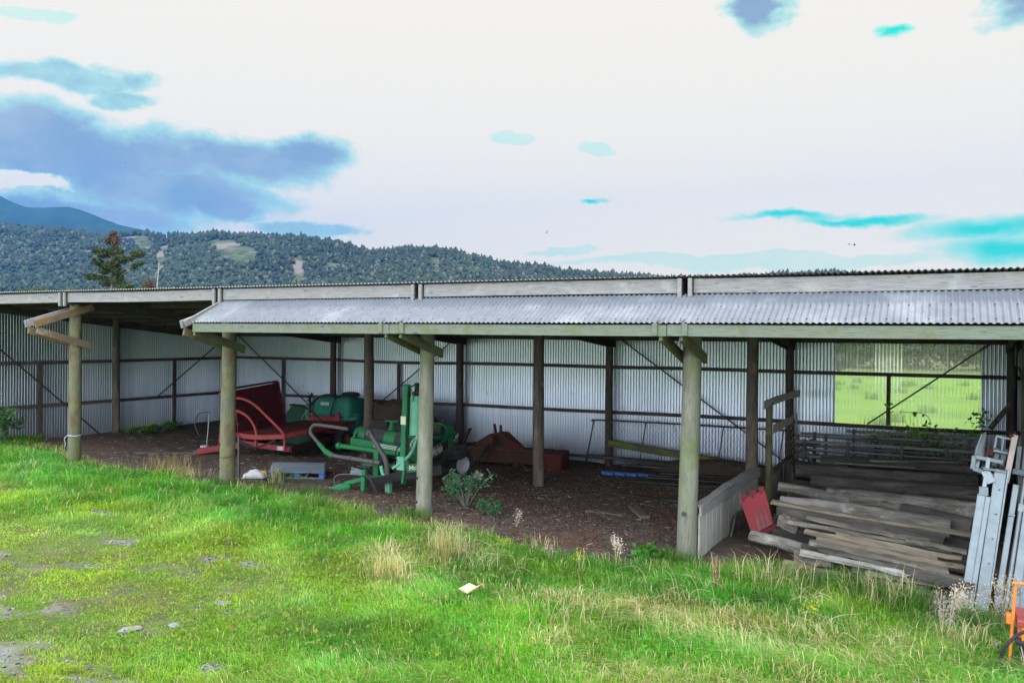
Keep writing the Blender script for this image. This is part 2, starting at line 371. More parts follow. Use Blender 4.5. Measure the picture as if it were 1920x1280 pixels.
    def plate(s, pts, th):
        """extruded polygon (planar pts) by thickness th along its normal"""
        pts = [V(p) for p in pts]; n = (pts[1]-pts[0]).cross(pts[2]-pts[0]).normalized(); k = len(pts); b = len(s.v)
        s.v += [p-n*th/2 for p in pts]+[p+n*th/2 for p in pts]
        d0 = (pts[1]-pts[0]).normalized(); d1 = n.cross(d0)
        uvf = [((p-pts[0]).dot(d0), (p-pts[0]).dot(d1)) for p in pts]
        s.face(tuple(range(b, b+k))[::-1], uvf[::-1]); s.face(tuple(range(b+k, b+2*k)), uvf)
        for i in range(k):
            j = (i+1) % k; s.face((b+i, b+j, b+k+j, b+k+i), [(0, 0), (.3, 0), (.3, .02), (0, .02)])
        return s
    def leaf(s, p, size, d=None, wr=.55):
        p = V(p); d = V(d) if d is not None else V([random.gauss(0, 1) for _ in range(3)])
        d = d.normalized()*size; a = d.cross(V([random.gauss(0, 1) for _ in range(3)])).normalized()*size*wr*.5
        b = len(s.v); s.v += [p, p+d*.45+a, p+d, p+d*.45-a]; s.face((b, b+1, b+2, b+3), [(0, 0)]*4); return s
    def build(s, name, mat, parent=None, smooth=False, bevel=0., ang=40):
        me = bpy.data.meshes.new(name); o = bpy.data.objects.new(name, me)
        off = V((0, 0, 0))
        if parent is not None:
            off = parent.location.copy(); q = parent.parent
            while q is not None: off = off+q.location; q = q.parent
        else:
            xs = [sum(v[i] for v in s.v)/len(s.v) for i in (0, 1)]; off = V((xs[0], xs[1], min(v[2] for v in s.v))); o.location = off
        me.from_pydata([tuple(v-off) for v in s.v], [], s.f)
        ul = me.uv_layers.new(name="UVMap"); ul.data.foreach_set('uv', [c for f in s.uv for p in f for c in p])
        me.materials.append(mat)
        if smooth:
            me.polygons.foreach_set('use_smooth', [True]*len(me.polygons)); me.set_sharp_from_angle(angle=R(ang))
        if bevel:
            m = o.modifiers.new("bevel", 'BEVEL'); m.width = bevel; m.segments = 1; m.limit_method = 'ANGLE'
        SC.collection.objects.link(o)
        if parent is not None: o.parent = parent
        return o
def tag(o, label=None, cat=None, group=None, kind=None):
    for k, v in (('label', label), ('category', cat), ('group', group), ('kind', kind)):
        if v: o[k] = v
    return o
def thing(name, loc, label, cat, group=None):
    o = bpy.data.objects.new(name, None); SC.collection.objects.link(o); o.location = loc; o.empty_display_size = .2
    return tag(o, label, cat, group)
def npmesh(name, verts, faces_flat, starts, mat, col=None, loc=None, smooth=False):
    """verts Nx3, loops flat, loop_start per face; col = per-vertex RGB"""
    me = bpy.data.meshes.new(name); verts = np.asarray(verts, np.float32)
    me.vertices.add(len(verts)); me.vertices.foreach_set('co', verts.ravel())
    ff = np.asarray(faces_flat, np.int32); st = np.asarray(starts, np.int32)
    me.loops.add(len(ff)); me.loops.foreach_set('vertex_index', ff)
    me.polygons.add(len(st)); me.polygons.foreach_set('loop_start', st)
    if smooth: me.polygons.foreach_set('use_smooth', np.ones(len(st), bool))
    me.update(calc_edges=True)
    if col is not None:
        a = me.color_attributes.new("blade", 'FLOAT_COLOR', 'POINT')
        c = np.ones((len(verts), 4), np.float32); c[:, :3] = col; a.data.foreach_set('color', c.ravel())
    me.materials.append(mat); o = bpy.data.objects.new(name, me); SC.collection.objects.link(o)
    return o
def vnoise(x, y, seed=0):
    """smooth value noise on arrays, 0..1"""
    xi = np.floor(x).astype(np.int64); yi = np.floor(y).astype(np.int64); fx = x-xi; fy = y-yi
    fx = fx*fx*(3-2*fx); fy = fy*fy*(3-2*fy)
    def h(a, b):
        n = (a*374761393+b*668265263+seed*974711) & 0x7fffffff; n = (n ^ (n >> 13))*1274126177 & 0x7fffffff
        return ((n ^ (n >> 16)) & 0xffff)/65535.
    return (h(xi, yi)*(1-fx)+h(xi+1, yi)*fx)*(1-fy)+(h(xi, yi+1)*(1-fx)+h(xi+1, yi+1)*fx)*fy
def fbm(x, y, o=4, seed=0):
    s = 0; a = .5; t = 0
    for i in range(o): s = s+a*vnoise(x*2**i, y*2**i, seed+i); t += a; a *= .5
    return s/t

# ------------------------------------------------------------------ ground
def ground_z(x, y):
    x = np.asarray(x, float); y = np.asarray(y, float)
    front = np.interp(x, [-20, -13.5, -9, -4.5, 0, 4.5, 9, 14], [.22, .18, .13, .09, .02, -.17, -.27, -.3])
    back = np.interp(x, [-20, -13.5, -12, -9, -6, 2, 9, 14], [.15, .13, .0, -.25, -.33, -.3, -.3, -.3])
    t = np.clip((y-1)/7.0, 0, 1); z = front*(1-t)+back*t
    mid = (1-np.clip(np.abs(y-3.5)/3.5, 0, 1))*.07*np.clip((x+6)/4, 0, 1)*np.clip((4-x)/2, 0, 1); z = z-mid
    tf = np.clip((y-9.5)/8, 0, 1); z = z*(1-tf)+(-.35)*tf
    tn = np.clip((-y-1)/5, 0, 1); z = z*(1-.5*tn)-.04*tn
    dist = np.hypot(x, y)
    near = np.exp(-(dist/60)**2)
    z = z+near*((fbm(x*.9, y*.9, 3, 5)-.5)*.09+(fbm(x*4, y*4, 3, 9)-.5)*.035)
    return z
def gz(x, y): return float(ground_z(np.array([x]), np.array([y]))[0])
# how far the grass reaches towards the shed (y of its edge at each x)
def edge_y(x): return np.interp(x, [-18, -13.6, -12.5, -9, -6.5, -4.5, -2.5, 0, 2, 4.0, 4.8, 5.2, 6.0, 8.2, 9.2, 12], [3, 2.6, 1.6, .25, .15, -.05, .1, -.45, -.75, -.75, -.3, .25, -.35, -.95, -.6, -.5])
BARE = [(-.65,-3.8,.55,.22),(.4,-6.2,.35,.16),(.62,-5.8,.35,.15),(.25,-7.2,.8,.5),(-2.0,-4.8,.6,.2),(-1.5,-6.2,.9,.4),(-2.5,-3.8,.6,.22),(1.2,-7.1,.6,.3),(1.85,-6.4,.4,.15),(.6,-5.2,.3,.12),(-3.4,-5.2,.9,.4),(.2,-4.7,.25,.12),(-4.5,-2.9,.6,.2)]
def bare(x, y):
    m = np.zeros_like(x)
    for bx, by, sx, sy in BARE: m = np.maximum(m, np.exp(-(((x-bx)/sx)**2+((y-by)/sy)**2)))
    return np.clip(m*1.1*np.clip(fbm(x*3.4, y*6.5, 5, 21)*3.0-1.15, 0, 1), 0, 1)
def grass_amt(x, y):
    e = edge_y(x)+(fbm(x*1.1, y*1.1, 3, 31)-.5)*.9
    a = np.clip((e-y)/.55, 0, 1); a = np.where(y > 9.2, 1., a); a = np.where((x > 13.6) | (x < -14), 1., a)
    wr = np.clip((-1.8-y)/2.6, 0, 1)*np.clip((2.6-x)/3.0, 0, 1)
    return a*(1-.93*bare(x, y))*(1-.75*wr*np.clip(fbm(x*3.1, y*3.7, 4, 23)*3.2-1.25, 0, 1))
def axis(fine0, fine1, step, lo, hi):
    a = list(np.arange(fine0, fine1+1e-6, step)); s = step; x = fine1
    while x < hi: s *= 1.28; x += s; a.append(min(x, hi))
    s = step; x = fine0; b = []
    while x > lo: s *= 1.28; x -= s; b.append(max(x, lo))
    return np.array(b[::-1]+a)
gx = axis(-17, 11, .11, -9000, 3000); gy = axis(-9, 11, .11, -60, 6000)
GX, GY = np.meshgrid(gx, gy); GZ = ground_z(GX, GY)
nx, ny = len(gx), len(gy); idx = np.arange(nx*ny).reshape(ny, nx)
q = np.stack([idx[:-1, :-1], idx[:-1, 1:], idx[1:, 1:], idx[1:, :-1]], -1).reshape(-1, 4)
ga = grass_amt(GX.ravel(), GY.ravel()); ba = bare(GX.ravel(), GY.ravel())
inside = ((GX > -13.5) & (GX < 13.6) & (GY < 9)).ravel()
gcol = np.stack([ga, ba, inside*1.], -1)
m = MT("ground_soil_and_turf")
at = m.n('ShaderNodeAttribute'); at.attribute_name = "blade"; sc_ = m.n('ShaderNodeSeparateColor'); m.l(at.outputs['Color'], sc_.inputs[0])
p = m.pos(); nA = m.noise(p, 3.5, 6, .7); nB = m.noise(p, 38, 4, .7); nC = m.noise(p, .6, 3)
dirt = m.mix(m.step(nA, .35, .65), (.125, .096, .078), (.068, .053, .044)); dirt = m.mix(m.step(nB, .52, .7, 0, .6), dirt, (.15, .11, .085))
dirt = m.mix(m.step(nC, .5, .62, 0, .7), dirt, (.12, .06, .04))
grav = m.mix(m.step(nB, .35, .65), (.22, .215, .21), (.14, .135, .125)); soil = m.mix(m.step(nA, .4, .6), (.15, .135, .10), (.085, .095, .045))
turf = m.mix(m.step(nA, .35, .65), (.10, .17, .022), (.06, .11, .02))
sy = m.n('ShaderNodeSeparateXYZ'); m.l(p, sy.inputs[0])
far = m.step(sy.outputs[1], 9.5, 12); nF = m.noise(m.pos((.02, .06, 1)), 6, 6, .65); nG = m.noise(p, .5, 5, .7)
pad = m.mix(m.step(nF, .42, .6), (.14, .235, .03), (.10, .19, .03)); pad = m.mix(m.step(nG, .6, .75, 0, .6), pad, (.10, .15, .03))
pad = m.mix(m.step(sy.outputs[1], 75, 90), pad, (.12, .15, .05))
base = m.mix(sc_.outputs[0], m.mix(sc_.outputs[2], soil, dirt), m.mix(far, turf, pad))
base = m.mix(m.step(m.math('ADD', sc_.outputs[1], m.math('MULTIPLY', m.math('SUBTRACT', nB, .5), .4)), .12, .75), base, grav)
gm = m.done(m.bsdf(base, .95, 0, m.math('ADD', nA, nB), .6, .03, .2))
g = npmesh("ground", np.stack([GX, GY, GZ], -1).reshape(-1, 3), q.ravel(), np.arange(len(q))*4, gm, gcol, smooth=True)
tag(g, kind='structure')
print("ground verts", nx*ny)
# ------------------------------------------------------------------ the open fronted shed
BAY = 4.5
def PX(i): return (i-3)*BAY
def roof_z(y): return 3.855-(y+.2)*.0945
shed = tag(bpy.data.objects.new("farm_shed", None), "long open fronted pole shed with corrugated zinc walls, mono pitched roof and lean-to canopy", "shed")
shed.location = (0, 4.4, -.2); SC.collection.objects.link(shed)

def grooved(a0, a1, pitch=.0762):
    """crest-to-trough profile of the wall sheets: rounded crests with tight troughs between"""
    u = np.array([0, .1, .2, .29, .35, .40, .45, .5, .55, .60, .65, .71, .8, .9]); h = .004*np.cos(u*2*np.pi)+.034*np.exp(-((u-.5)/.12)**2)
    k = np.arange(int((a1-a0)/pitch)+1); return (a0+(k[:, None]+u[None])*pitch).ravel(), np.tile(h, len(k))
def corr(name, mat, axis_, a0, a1, P, parent=shed, amp=.0095, pitch=.0762, seg=8, nrm=(0, 1, 0), rows=2, groove=False):
    """corrugated sheet: waves across a0..a1; P(t) gives the other two coordinates at the ends"""
    n = int((a1-a0)/pitch*seg)+1; a = a0+np.arange(n)*pitch/seg; w = np.cos(a/pitch*2*np.pi)*amp
    if groove: a, w = grooved(a0, a1, pitch)
    n = len(a); off = np.array(parent.location); vs = []
    for r in range(rows):
        t = r/(rows-1); c = P(t)
        if axis_ == 'x': v = np.stack([a, np.full(n, c[0]), np.full(n, c[1])], -1)
        else: v = np.stack([np.full(n, c[0]), a, np.full(n, c[1])], -1)
        if rows > 2: pass
        vs.append(v+np.outer(w, np.array(nrm))-off)
    n = len(a); i = np.arange(n-1); f = []
    for r in range(rows-1): f.append(np.stack([r*n+i, r*n+i+1, (r+1)*n+i+1, (r+1)*n+i], -1))
    f = np.concatenate(f); o = npmesh(name, np.concatenate(vs), f.ravel(), np.arange(len(f))*4, mat, smooth=True); o.parent = parent
    return o
YW = 8.96
# back wall cladding around the clear panel
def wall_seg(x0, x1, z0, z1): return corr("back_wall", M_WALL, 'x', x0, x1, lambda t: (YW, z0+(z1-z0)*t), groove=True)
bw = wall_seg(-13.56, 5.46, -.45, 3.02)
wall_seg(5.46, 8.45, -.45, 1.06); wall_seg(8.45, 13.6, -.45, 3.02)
# end wall: top follows the roof
ya, wv = grooved(-.25, 9.0); wv = -wv; n_ = len(ya)
vb = np.stack([-13.57+wv, ya, np.full(n_, -.35)], -1); vt = np.stack([-13.57+wv, ya, roof_z(ya)-.05], -1)
ii = np.arange(n_-1); ff = np.stack([ii, ii+1, n_+ii+1, n_+ii], -1)
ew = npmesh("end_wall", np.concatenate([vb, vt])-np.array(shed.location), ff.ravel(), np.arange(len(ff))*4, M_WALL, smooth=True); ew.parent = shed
# divider wall between this row of bays and the next one
dv = corr("divider_wall", M_DSTEEL, 'y', 2.2, 8.95, lambda t: (9.22, -.45+t*3.5), nrm=(1, 0, 0))
vb[:, 0] += 27.2; vt[:, 0] += 27.2
ew2 = npmesh("end_wall", np.concatenate([vb, vt])-np.array(shed.location), ff.ravel(), np.arange(len(ff))*4, M_WALL, smooth=True); ew2.parent = shed
# roof and its underlay
corr("roof", M_ROOFB, 'x', -13.7, 13.75, lambda t: (-.33+t*9.45, roof_z(-.33+t*9.45)+.012), nrm=(0, .094, .995), amp=.0105)
MB().quad([(-13.5, -.15, roof_z(-.15)-.012), (13.6, -.15, roof_z(-.15)-.012), (13.6, 8.93, roof_z(8.93)-.012), (-13.5, 8.93, roof_z(8.93)-.012)]).build("roof_underlay", M_UNDER, shed)
corr("canopy_roof", M_ROOF, 'x', -4.36, 13.6, lambda t: (-1.035+t*.79, 3.205+t*.415), nrm=(0, -.465, .885), amp=.0100)
# roofing screws through every third crest of the canopy sheets
sb_ = MB()
for y_, z_ in ((-.96, 3.256), (-.62, 3.434)):
    k = 0
    while True:
        x_ = -4.36+.0762*(k*3+1)
        if x_ > 10: break
        sb_.lathe([(.010, 0), (.010, .004), (.005, .010)], (x_, y_+random.uniform(-.008, .008), z_), (0, -.46, .88), 6); k += 1
tag(sb_.build("roofing_screws", M_DSTEEL, shed), kind='stuff')
# purlins
for y in np.arange(.75, 8.8, .92):
    MB().beam((-13.5, y, roof_z(y)-.07), (13.6, y, roof_z(y)-.07), .05, .09).build("purlin", W_DARK, shed)
# rafters in pairs at every frame and eave beams between them
for i in range(0, 7):
    for s in (-1, 1):
        if (i == 0 and s < 0) or (i == 6 and s > 0): continue
        x = PX(i)+s*.075
        MB().beam((x, -.275, roof_z(-.275)-.145), (x, 8.9, roof_z(8.9)-.14), .047, .235, up=(0, .094, 1)).build("rafter", W_DARK, shed)
        rz = roof_z(-.29)
        MB().beam((x, -.325, rz-.165), (x, -.278, rz-.165), .058, .29, up=(0, 0, 1)).build("rafter_end", W_GREY, shed, bevel=.004)
for i in range(0, 6):
    a, b = PX(i)+.11, PX(i+1)-.11
    MB().beam((a, -.235, 3.738), (b, -.235, 3.738), .045, .205, seg=6, sag=random.uniform(-.006, .012)).build("eave_beam", W_GREY, shed, bevel=.004)
    # canopy fascia
    if i >= 2:
        a2 = -4.36 if i == 2 else PX(i)-.04
        MB().beam((a2, -.985, 3.105), (PX(i+1)-.05, -.985, 3.10), .045, .155, seg=6, sag=random.uniform(0, .012)).build("canopy_fascia", W_GREEN, shed, bevel=.004)
        MB().beam((a2, -.62, 3.33), (PX(i+1)-.05, -.62, 3.33), .045, .09, up=(0, -.4, .9)).build("canopy_purlin", W_OLD, shed)
# brackets (arm pair + knee brace pair) on the front posts
for i in range(1, 6):
    ma = {1: W_RUST, 2: W_RUST}.get(i, W_OLD); mb_ = {1: W_RUST, 2: W_POSTM}.get(i, W_POSTM)
    for s in (-1, 1):
        x = PX(i)+s*.16
        MB().beam((x, -1.0 if i != 1 else -1.02, 3.16), (x+(.02 if i == 1 else 0), .30, 3.56), .047, .145, up=(0, -.3, .95), seg=3, jit=.002).build("bracket_arm", ma if s > 0 or i > 2 else W_GREY, shed, bevel=.003)
        MB().beam((x+s*.047*.0-s*.02, -.955, 3.035), (x-s*.0, .26, 2.70), .047, .145, up=(0, .27, .96), seg=3, jit=.002).build("knee_brace", mb_, shed, bevel=.003)
        if i >= 3 : MB().box((x+s*.045, -1.02, 3.115), (.075, .03, .16)).build("fascia_block", W_GREEN, shed, bevel=.003)
MB().beam((-4.60, -.97, 3.17), (-4.42, -.16, 3.62), .04, .11, up=(0, -.45, .9)).build("barge_board", W_GREY, shed, bevel=.003)

FR = {0: .13, 1: .128, 2: .14, 3: .13, 4: .137, 5: .13, 6: .13}; LEAN = {1: .02, 2: .03, 3: .03, 4: .045}
FMAT = {1: W_POSTM, 2: W_POSTM, 3: W_POST, 4: W_POST}
for i in range(0, 7):
    x = PX(i); g0 = gz(x, 0)
    fp = MB().pole((x-LEAN.get(i, 0)*.6, 0, g0-.3), (x+LEAN.get(i, 0), 0, 3.60), FR[i]*1.06, FR[i]*.92, 20, 10, .006, .012).build("post", FMAT.get(i, W_POST), shed, smooth=True)
    if i: MB().pole((x+(.01 if i != 5 else 0), 4.439, -.6), (x+.01, 4.439, roof_z(4.4)-.05), .125, .108, 16, 10, .012, .02).build("post", W_DARKP, shed, smooth=True)
    if i: MB().pole((x, 8.72, -.6), (x, 8.72, roof_z(8.7)-.05), .105, .098, 14, 8, .008, .02).build("post", W_DARK, shed, smooth=True)
    if i in (2, 3):
        for z in ((.62, .22) if i == 3 else (.88, .42)):
            MB().lathe([(.012, 0), (.026, .02), (.018, .035), (.028, .05), (.012, .07)], (x-FR[i]*.62, -FR[i]*.62-.06, z), (.1, 1, 0), 10).build("insulator", P_BLACK, fp, smooth=True)
    if i == 4:
        MB().lathe([(.034, 0), (.034, .012), (.014, .014), (.014, .04)], (x-.02, -FR[i]-.035, .50), (0, 1, 0), 12).build("bolt", M_DSTEEL, fp)
MB().pole((-13.38, 4.44, -.4), (-13.38, 4.44, roof_z(4.4)-.05), .11, .10, 14, 8, .01, .02).build("post", W_DARKP, shed, smooth=True)
for x in (-13.4,): MB().pole((x, 8.75, -.4), (x, 8.75, 3.), .10, .10, 12, 6, .01, .02).build("post", W_DARK, shed, smooth=True)
# girts, studs and braces
for i in range(0, 6):
    a, b = PX(i)+.0, PX(i+1)-.0
    for z in (2.22, 1.045):
        sg = {1: .03, 3: -.015}.get(i, random.uniform(-.01, .02))
        MB().beam((a+.003, 8.865+.001*(i % 2), z), (b-.003, 8.865+.001*(i % 2), z), .05, .085, seg=6, sag=sg).build("girt", W_DARK, shed)
    if i in (2, 3): MB().beam((a, 8.86, -.13), (b, 8.86, -.15), .05, .07).build("girt", W_DARK, shed)
for x, z0, z1 in ((-11.16, -.3, 2.2), (-6.69, -.35, 2.2), (6.62, 1.08, 2.2)):
    MB().beam((x, 8.87, z0), (x, 8.87, z1-.02), .085, .05, up=(0, 1, 0)).build("stud", W_DARK, shed)
for z in (2.20, 1.06):
    MB().beam((-13.47, -.1, z), (-13.47, 8.7, z), .05, .085, seg=8, sag=.012).build("girt", W_DARK, shed)
for y in (2.19, 6.57):
    MB().beam((-13.455, y, -.3), (-13.455, y, 2.16), .10, .06, up=(1, 0, 0)).build("stud", W_DARK, shed)
for (a, b) in (((-13.41, -.6, 4.0), (-13.41, 4.24, -.1)), ((-13.41, 8.5, 2.80), (-13.41, 5.88, 1.06))):
    MB().beam(a, b, .035, .018, up=(1, 0, 0)).build("wall_brace", M_DSTEEL, shed)
for (a, b) in (((-13.1, 8.79, 3.0), (-9.2, 8.79, .2)), ((-4.6, 8.79, 3.0), (-7.6, 8.79, .75)), ((.16, 8.79, 3.03), (4.45, 8.79, .05)), ((8.74, 8.79, 3.04), (6.19, 8.79, 1.09))):
    MB().beam(a, b, .035, .018, up=(0, 1, 0)).build("wall_brace", M_DSTEEL, shed)
MB().beam((-13.4, 8.8, 2.97), (13.5, 8.8, 2.97), .05, .10).build("wall_plate", W_DARK, shed)
# right hand bay trim: pale strut, shelf and board at the divider
MB().beam((8.60, 8.25, 1.17), (8.97, 8.25, 1.72), .10, .04, up=(0, 1, 0)).build("strut", W_OLD, shed, bevel=.003)
MB().beam((9.08, 7.7, 2.42), (9.08, 4.5, 2.02), .16, .035, up=(1, 0, .2)).build("shelf_board", W_OLD, shed, bevel=.003)
MB().beam((8.98, 7.2, 2.52), (8.98, 7.2, 3.08), .02, .16, up=(0, 1, 0)).build("board", W_GREY, shed, bevel=.003)
for y in (3.2, 5.6, 7.4): MB().beam((9.13, y, -.4), (9.13, y, roof_z(y)-.05), .10, .07, up=(1, 0, 0)).build("stud", W_DARK, shed)
# clear corrugated panel
m = MT("clear_corrugated_plastic"); p = m.pos((13.1233, 1, .0)); 
st = m.step(m.noise(m.pos((6, 6, .18)), 2.0, 4, .6), .55, .78, 0, .3); sp = m.step(m.noise(m.pos((1, 1, 1)), 14, 3, .5), .66, .74, 0, .5)
al = m.step(m.noise(m.pos((1, 1, .5)), .9, 3), .35, .8, .10, .24)
sx = m.n('ShaderNodeSeparateXYZ'); m.l(m.pos(), sx.inputs[0])
lap = m.math('MULTIPLY', m.step(sx.outputs[0], 6.30, 6.33), m.step(sx.outputs[0], 6.93, 6.90))
ridge = m.step(m.math('SINE', m.math('MULTIPLY', sx.outputs[0], 2*math.pi/.0762)), .45, .95)
lapw = m.math('MULTIPLY', m.math('MULTIPLY', lap, m.step(ridge, 0, 1, .15, .75)), m.step(sx.outputs[2], 1.4, 2.5, .12, 1.))
f = m.math('MINIMUM', m.math('ADD', m.math('ADD', m.math('MAXIMUM', st, sp), al), lapw), .85)
tr = m.n('ShaderNodeBsdfTransparent'); tr.inputs[0].default_value = (.93, .96, .95, 1)
rf = m.n('ShaderNodeBsdfRefraction'); rf.inputs['IOR'].default_value = 1.12; rf.inputs['Roughness'].default_value = .04; rf.inputs[0].default_value = (.95, .98, .97, 1)
ms = m.n('ShaderNodeMixShader'); ms.inputs[0].default_value = .35; m.l(tr.outputs[0], ms.inputs[1]); m.l(rf.outputs[0], ms.inputs[2])
tl = m.n('ShaderNodeBsdfTranslucent'); tl.inputs[0].default_value = (.75, .80, .78, 1)
m2 = m.n('ShaderNodeMixShader'); m.l(f, m2.inputs[0]); m.l(ms.outputs[0], m2.inputs[1]); m.l(tl.outputs[0], m2.inputs[2])
gl = m.n('ShaderNodeBsdfGlossy'); gl.inputs['Roughness'].default_value = .2
m3 = m.n('ShaderNodeMixShader'); m3.inputs[0].default_value = .04; m.l(m2.outputs[0], m3.inputs[1]); m.l(gl.outputs[0], m3.inputs[2])
M_CLEAR = m.done(m3)
corr("clear_panel", M_CLEAR, 'x', 5.44, 8.47, lambda t: (YW-.025, 1.03+t*1.98), amp=.008)

# ------------------------------------------------------------------ plank partition between the two right hand bays
tp = thing("plank_partition", (4.62, .2, gz(4.62, .5)), "low grey timber plank partition running back from the rightmost front post, with open rails behind", "partition")
y = .06; k = 0
while y < 4.2:
    w = random.uniform(.26, .42); w = min(w, 4.25-y); zt = .50+random.uniform(-.03, .03)
    MB().beam((4.64, y+w/2, -.4), (4.64, y+w/2, zt), w-.008, .03, up=(1, 0, 0), seg=2, jit=.004).build("board", W_PALE, tp, bevel=.003); y += w
MB().beam((4.68, -.02, .52), (4.68, 4.28, .49), .035, .13, seg=10, jit=.006).build("rail", W_GREY, tp, bevel=.004)
MB().beam((4.625, 0.05, .59), (4.61, 2.3, .60), .14, .03, seg=8, jit=.01).build("capping_board", W_GREY, tp, bevel=.003)
MB().beam((4.60, 2.2, .58), (4.60, 4.35, .56), .16, .03, seg=8, jit=.008).build("capping_board", W_GREY, tp, bevel=.003)
MB().plate([(4.72, 1.7, -.25), (4.72, 3.9, -.25), (4.72, 3.6, .05), (4.72, 2.1, .12)], .03).build("patch_board", W_OLD, tp)
MB().pole((4.74, 4.93, -.4), (4.72, 4.93, 1.76), .065, .06, 12, 6, .01, .02).build("post", W_POSTM, tp, smooth=True)
MB().beam((4.76, 4.15, 1.76), (4.74, 8.6, 1.74), .03, .15, seg=8, sag=-.03, up=(0, 0, 1)).build("rail", W_PALE, tp, bevel=.003)
MB().beam((4.79, 4.9, 1.24), (4.79, 7.35, 1.24), .03, .16, seg=4, sag=-.01).build("rail", W_PALE, tp, bevel=.003)
MB().box((4.74, 4.85, 1.24), (.09, .10, .18)).build("packer_block", W_POSTM, tp, bevel=.003)
y = 5.0
while y < 7.7:
    w = random.uniform(.3, .6); w = min(w, 7.75-y)
    MB().beam((4.75, y+w/2, -.5), (4.75, y+w/2, .44+random.uniform(-.03, .03)), w-.008, .025, up=(1, 0, 0), seg=2, jit=.006).build("board", W_PALE, tp); y += w
MB().beam((4.79, 4.98, .42), (4.79, 7.7, .50), .03, .10, seg=8, jit=.01).build("rail", W_OLD, tp)
MB().plate([(4.80, 7.62, 1.33), (4.80, 7.90, 1.35), (4.82, 7.86, .75), (4.82, 7.80, .25), (4.82, 7.72, .22), (4.80, 7.68, .8)], .004).build("metal_strip", M_GALV, tp)
for k in range(5):
    z0 = .55+.14*k; MB().tube([(4.82, 7.66, z0), (4.83, 7.45+.05*k, z0-.06), (4.80, 7.35, z0+.03), (4.82, 7.2-.05*k, z0-.03), (4.80, 7.0, z0-.05)], .006, 5, 4).build("frayed_netting", L_DRY, tp)
# twine round the left post
tw = MB().tube([(-9.0+math.cos(a)*.135, math.sin(a)*.135, .775+.006*math.sin(3*a)) for a in np.linspace(0, 6.28, 20)], .010, 6)
tw.tube([(-9.08, -.12, .77), (-9.12, -.15, .70), (-9.10, -.14, .60), (-9.12, -.15, .52)], .007, 5, 4)
tag(tw.build("twine", P_TWINE), "pale blue baling twine tied around the leftmost front post", "twine")
tw = MB().tube([(-4.5+math.cos(a)*.15, math.sin(a)*.15, .66+.02*math.sin(a)) for a in np.linspace(0, 6.28, 20)], .006, 5)
tag(tw.build("tie_wire", M_DSTEEL), "thin dark wire tied around the second front post from the left", "wire")
# ------------------------------------------------------------------ lettering
def text_mesh(name, body, size, o, xdir, zdir, mat, parent, bold=.0, ext=.0015):
    cu = bpy.data.curves.new(name, 'FONT'); cu.body = body; cu.size = size; cu.extrude = ext; cu.offset = bold
    t = bpy.data.objects.new(name, cu); SC.collection.objects.link(t)
    bpy.context.view_layer.update()
    me = bpy.data.meshes.new_from_object(t.evaluated_get(bpy.context.evaluated_depsgraph_get()))
    bpy.data.objects.remove(t); ob = bpy.data.objects.new(name, me); SC.collection.objects.link(ob)
    x = V(xdir).normalized(); z = V(zdir).normalized(); n = x.cross(z).normalized(); z = n.cross(x)
    q = V((0, 0, 0)); pp = parent
    while pp is not None: q += pp.location; pp = pp.parent
    mt_ = Matrix((x, z, n)).transposed().to_4x4(); mt_.translation = V(o)-q; me.transform(mt_)
    me.materials.clear(); me.materials.append(mat); ob.parent = parent; return ob
def lin(a, b, t): return V(a)*(1-t)+V(b)*t
def wheel(c, axis, r, w, rim_r, mt, mr, parent, lugs=0, hub=True):
    """wheel part: rim with a tyre as its piece"""
    ax = V(axis).normalized(); c = V(c)
    pr = [(rim_r*.25, -w*.18), (rim_r*.6, -w*.10), (rim_r*.85, -w*.28), (rim_r*.9, -w*.42), (rim_r, -w*.46), (rim_r, w*.46), (rim_r*.9, w*.42), (rim_r*.85, w*.28), (rim_r*.6, w*.10), (rim_r*.25, w*.18)]
    o = MB().lathe(pr, c, ax, 28)
    for k in range(6):
        an = k*1.047; a = ax.orthogonal().normalized(); b = ax.cross(a)
        p = c+(a*math.cos(an)+b*math.sin(an))*rim_r*.4
        o.lathe([(.012, 0), (.012, w*.2)], p+ax*w*.1, ax, 6)
    rim = o.build("wheel", mr, parent, smooth=True)
    t = MB(); t.lathe([(rim_r*.98, -w*.46), (rim_r*1.15, -w*.52), (r*.90, -w*.52), (r*.97, -w*.42), (r, -w*.2), (r, w*.2), (r*.97, w*.42), (r*.90, w*.52), (rim_r*1.15, w*.52), (rim_r*.98, w*.46)], c, ax, 32, cap=False)
    a = ax.orthogonal().normalized(); b = ax.cross(a)
    for k in range(lugs):
        an = 6.2832*k/lugs
        for s in (-1, 1):
            an2 = an+(.0 if s > 0 else 3.14/lugs); d = a*math.cos(an2)+b*math.sin(an2); tg = ax.cross(d)
            t.beam(c+d*(r+.004)+ax*s*w*.03, c+d*(r-.006)+ax*s*w*.47+tg*w*.25, .028, .03, up=d)
    t.build("tyre", mt, rim, smooth=True); return rim

# ------------------------------------------------------------------ green bale wrapper
W = thing("bale_wrapper", (-2.6, 3.4, gz(-2.6, 3.4)), "green bale wrapper with striped rollers, tall mast behind the middle front post", "bale wrapper")
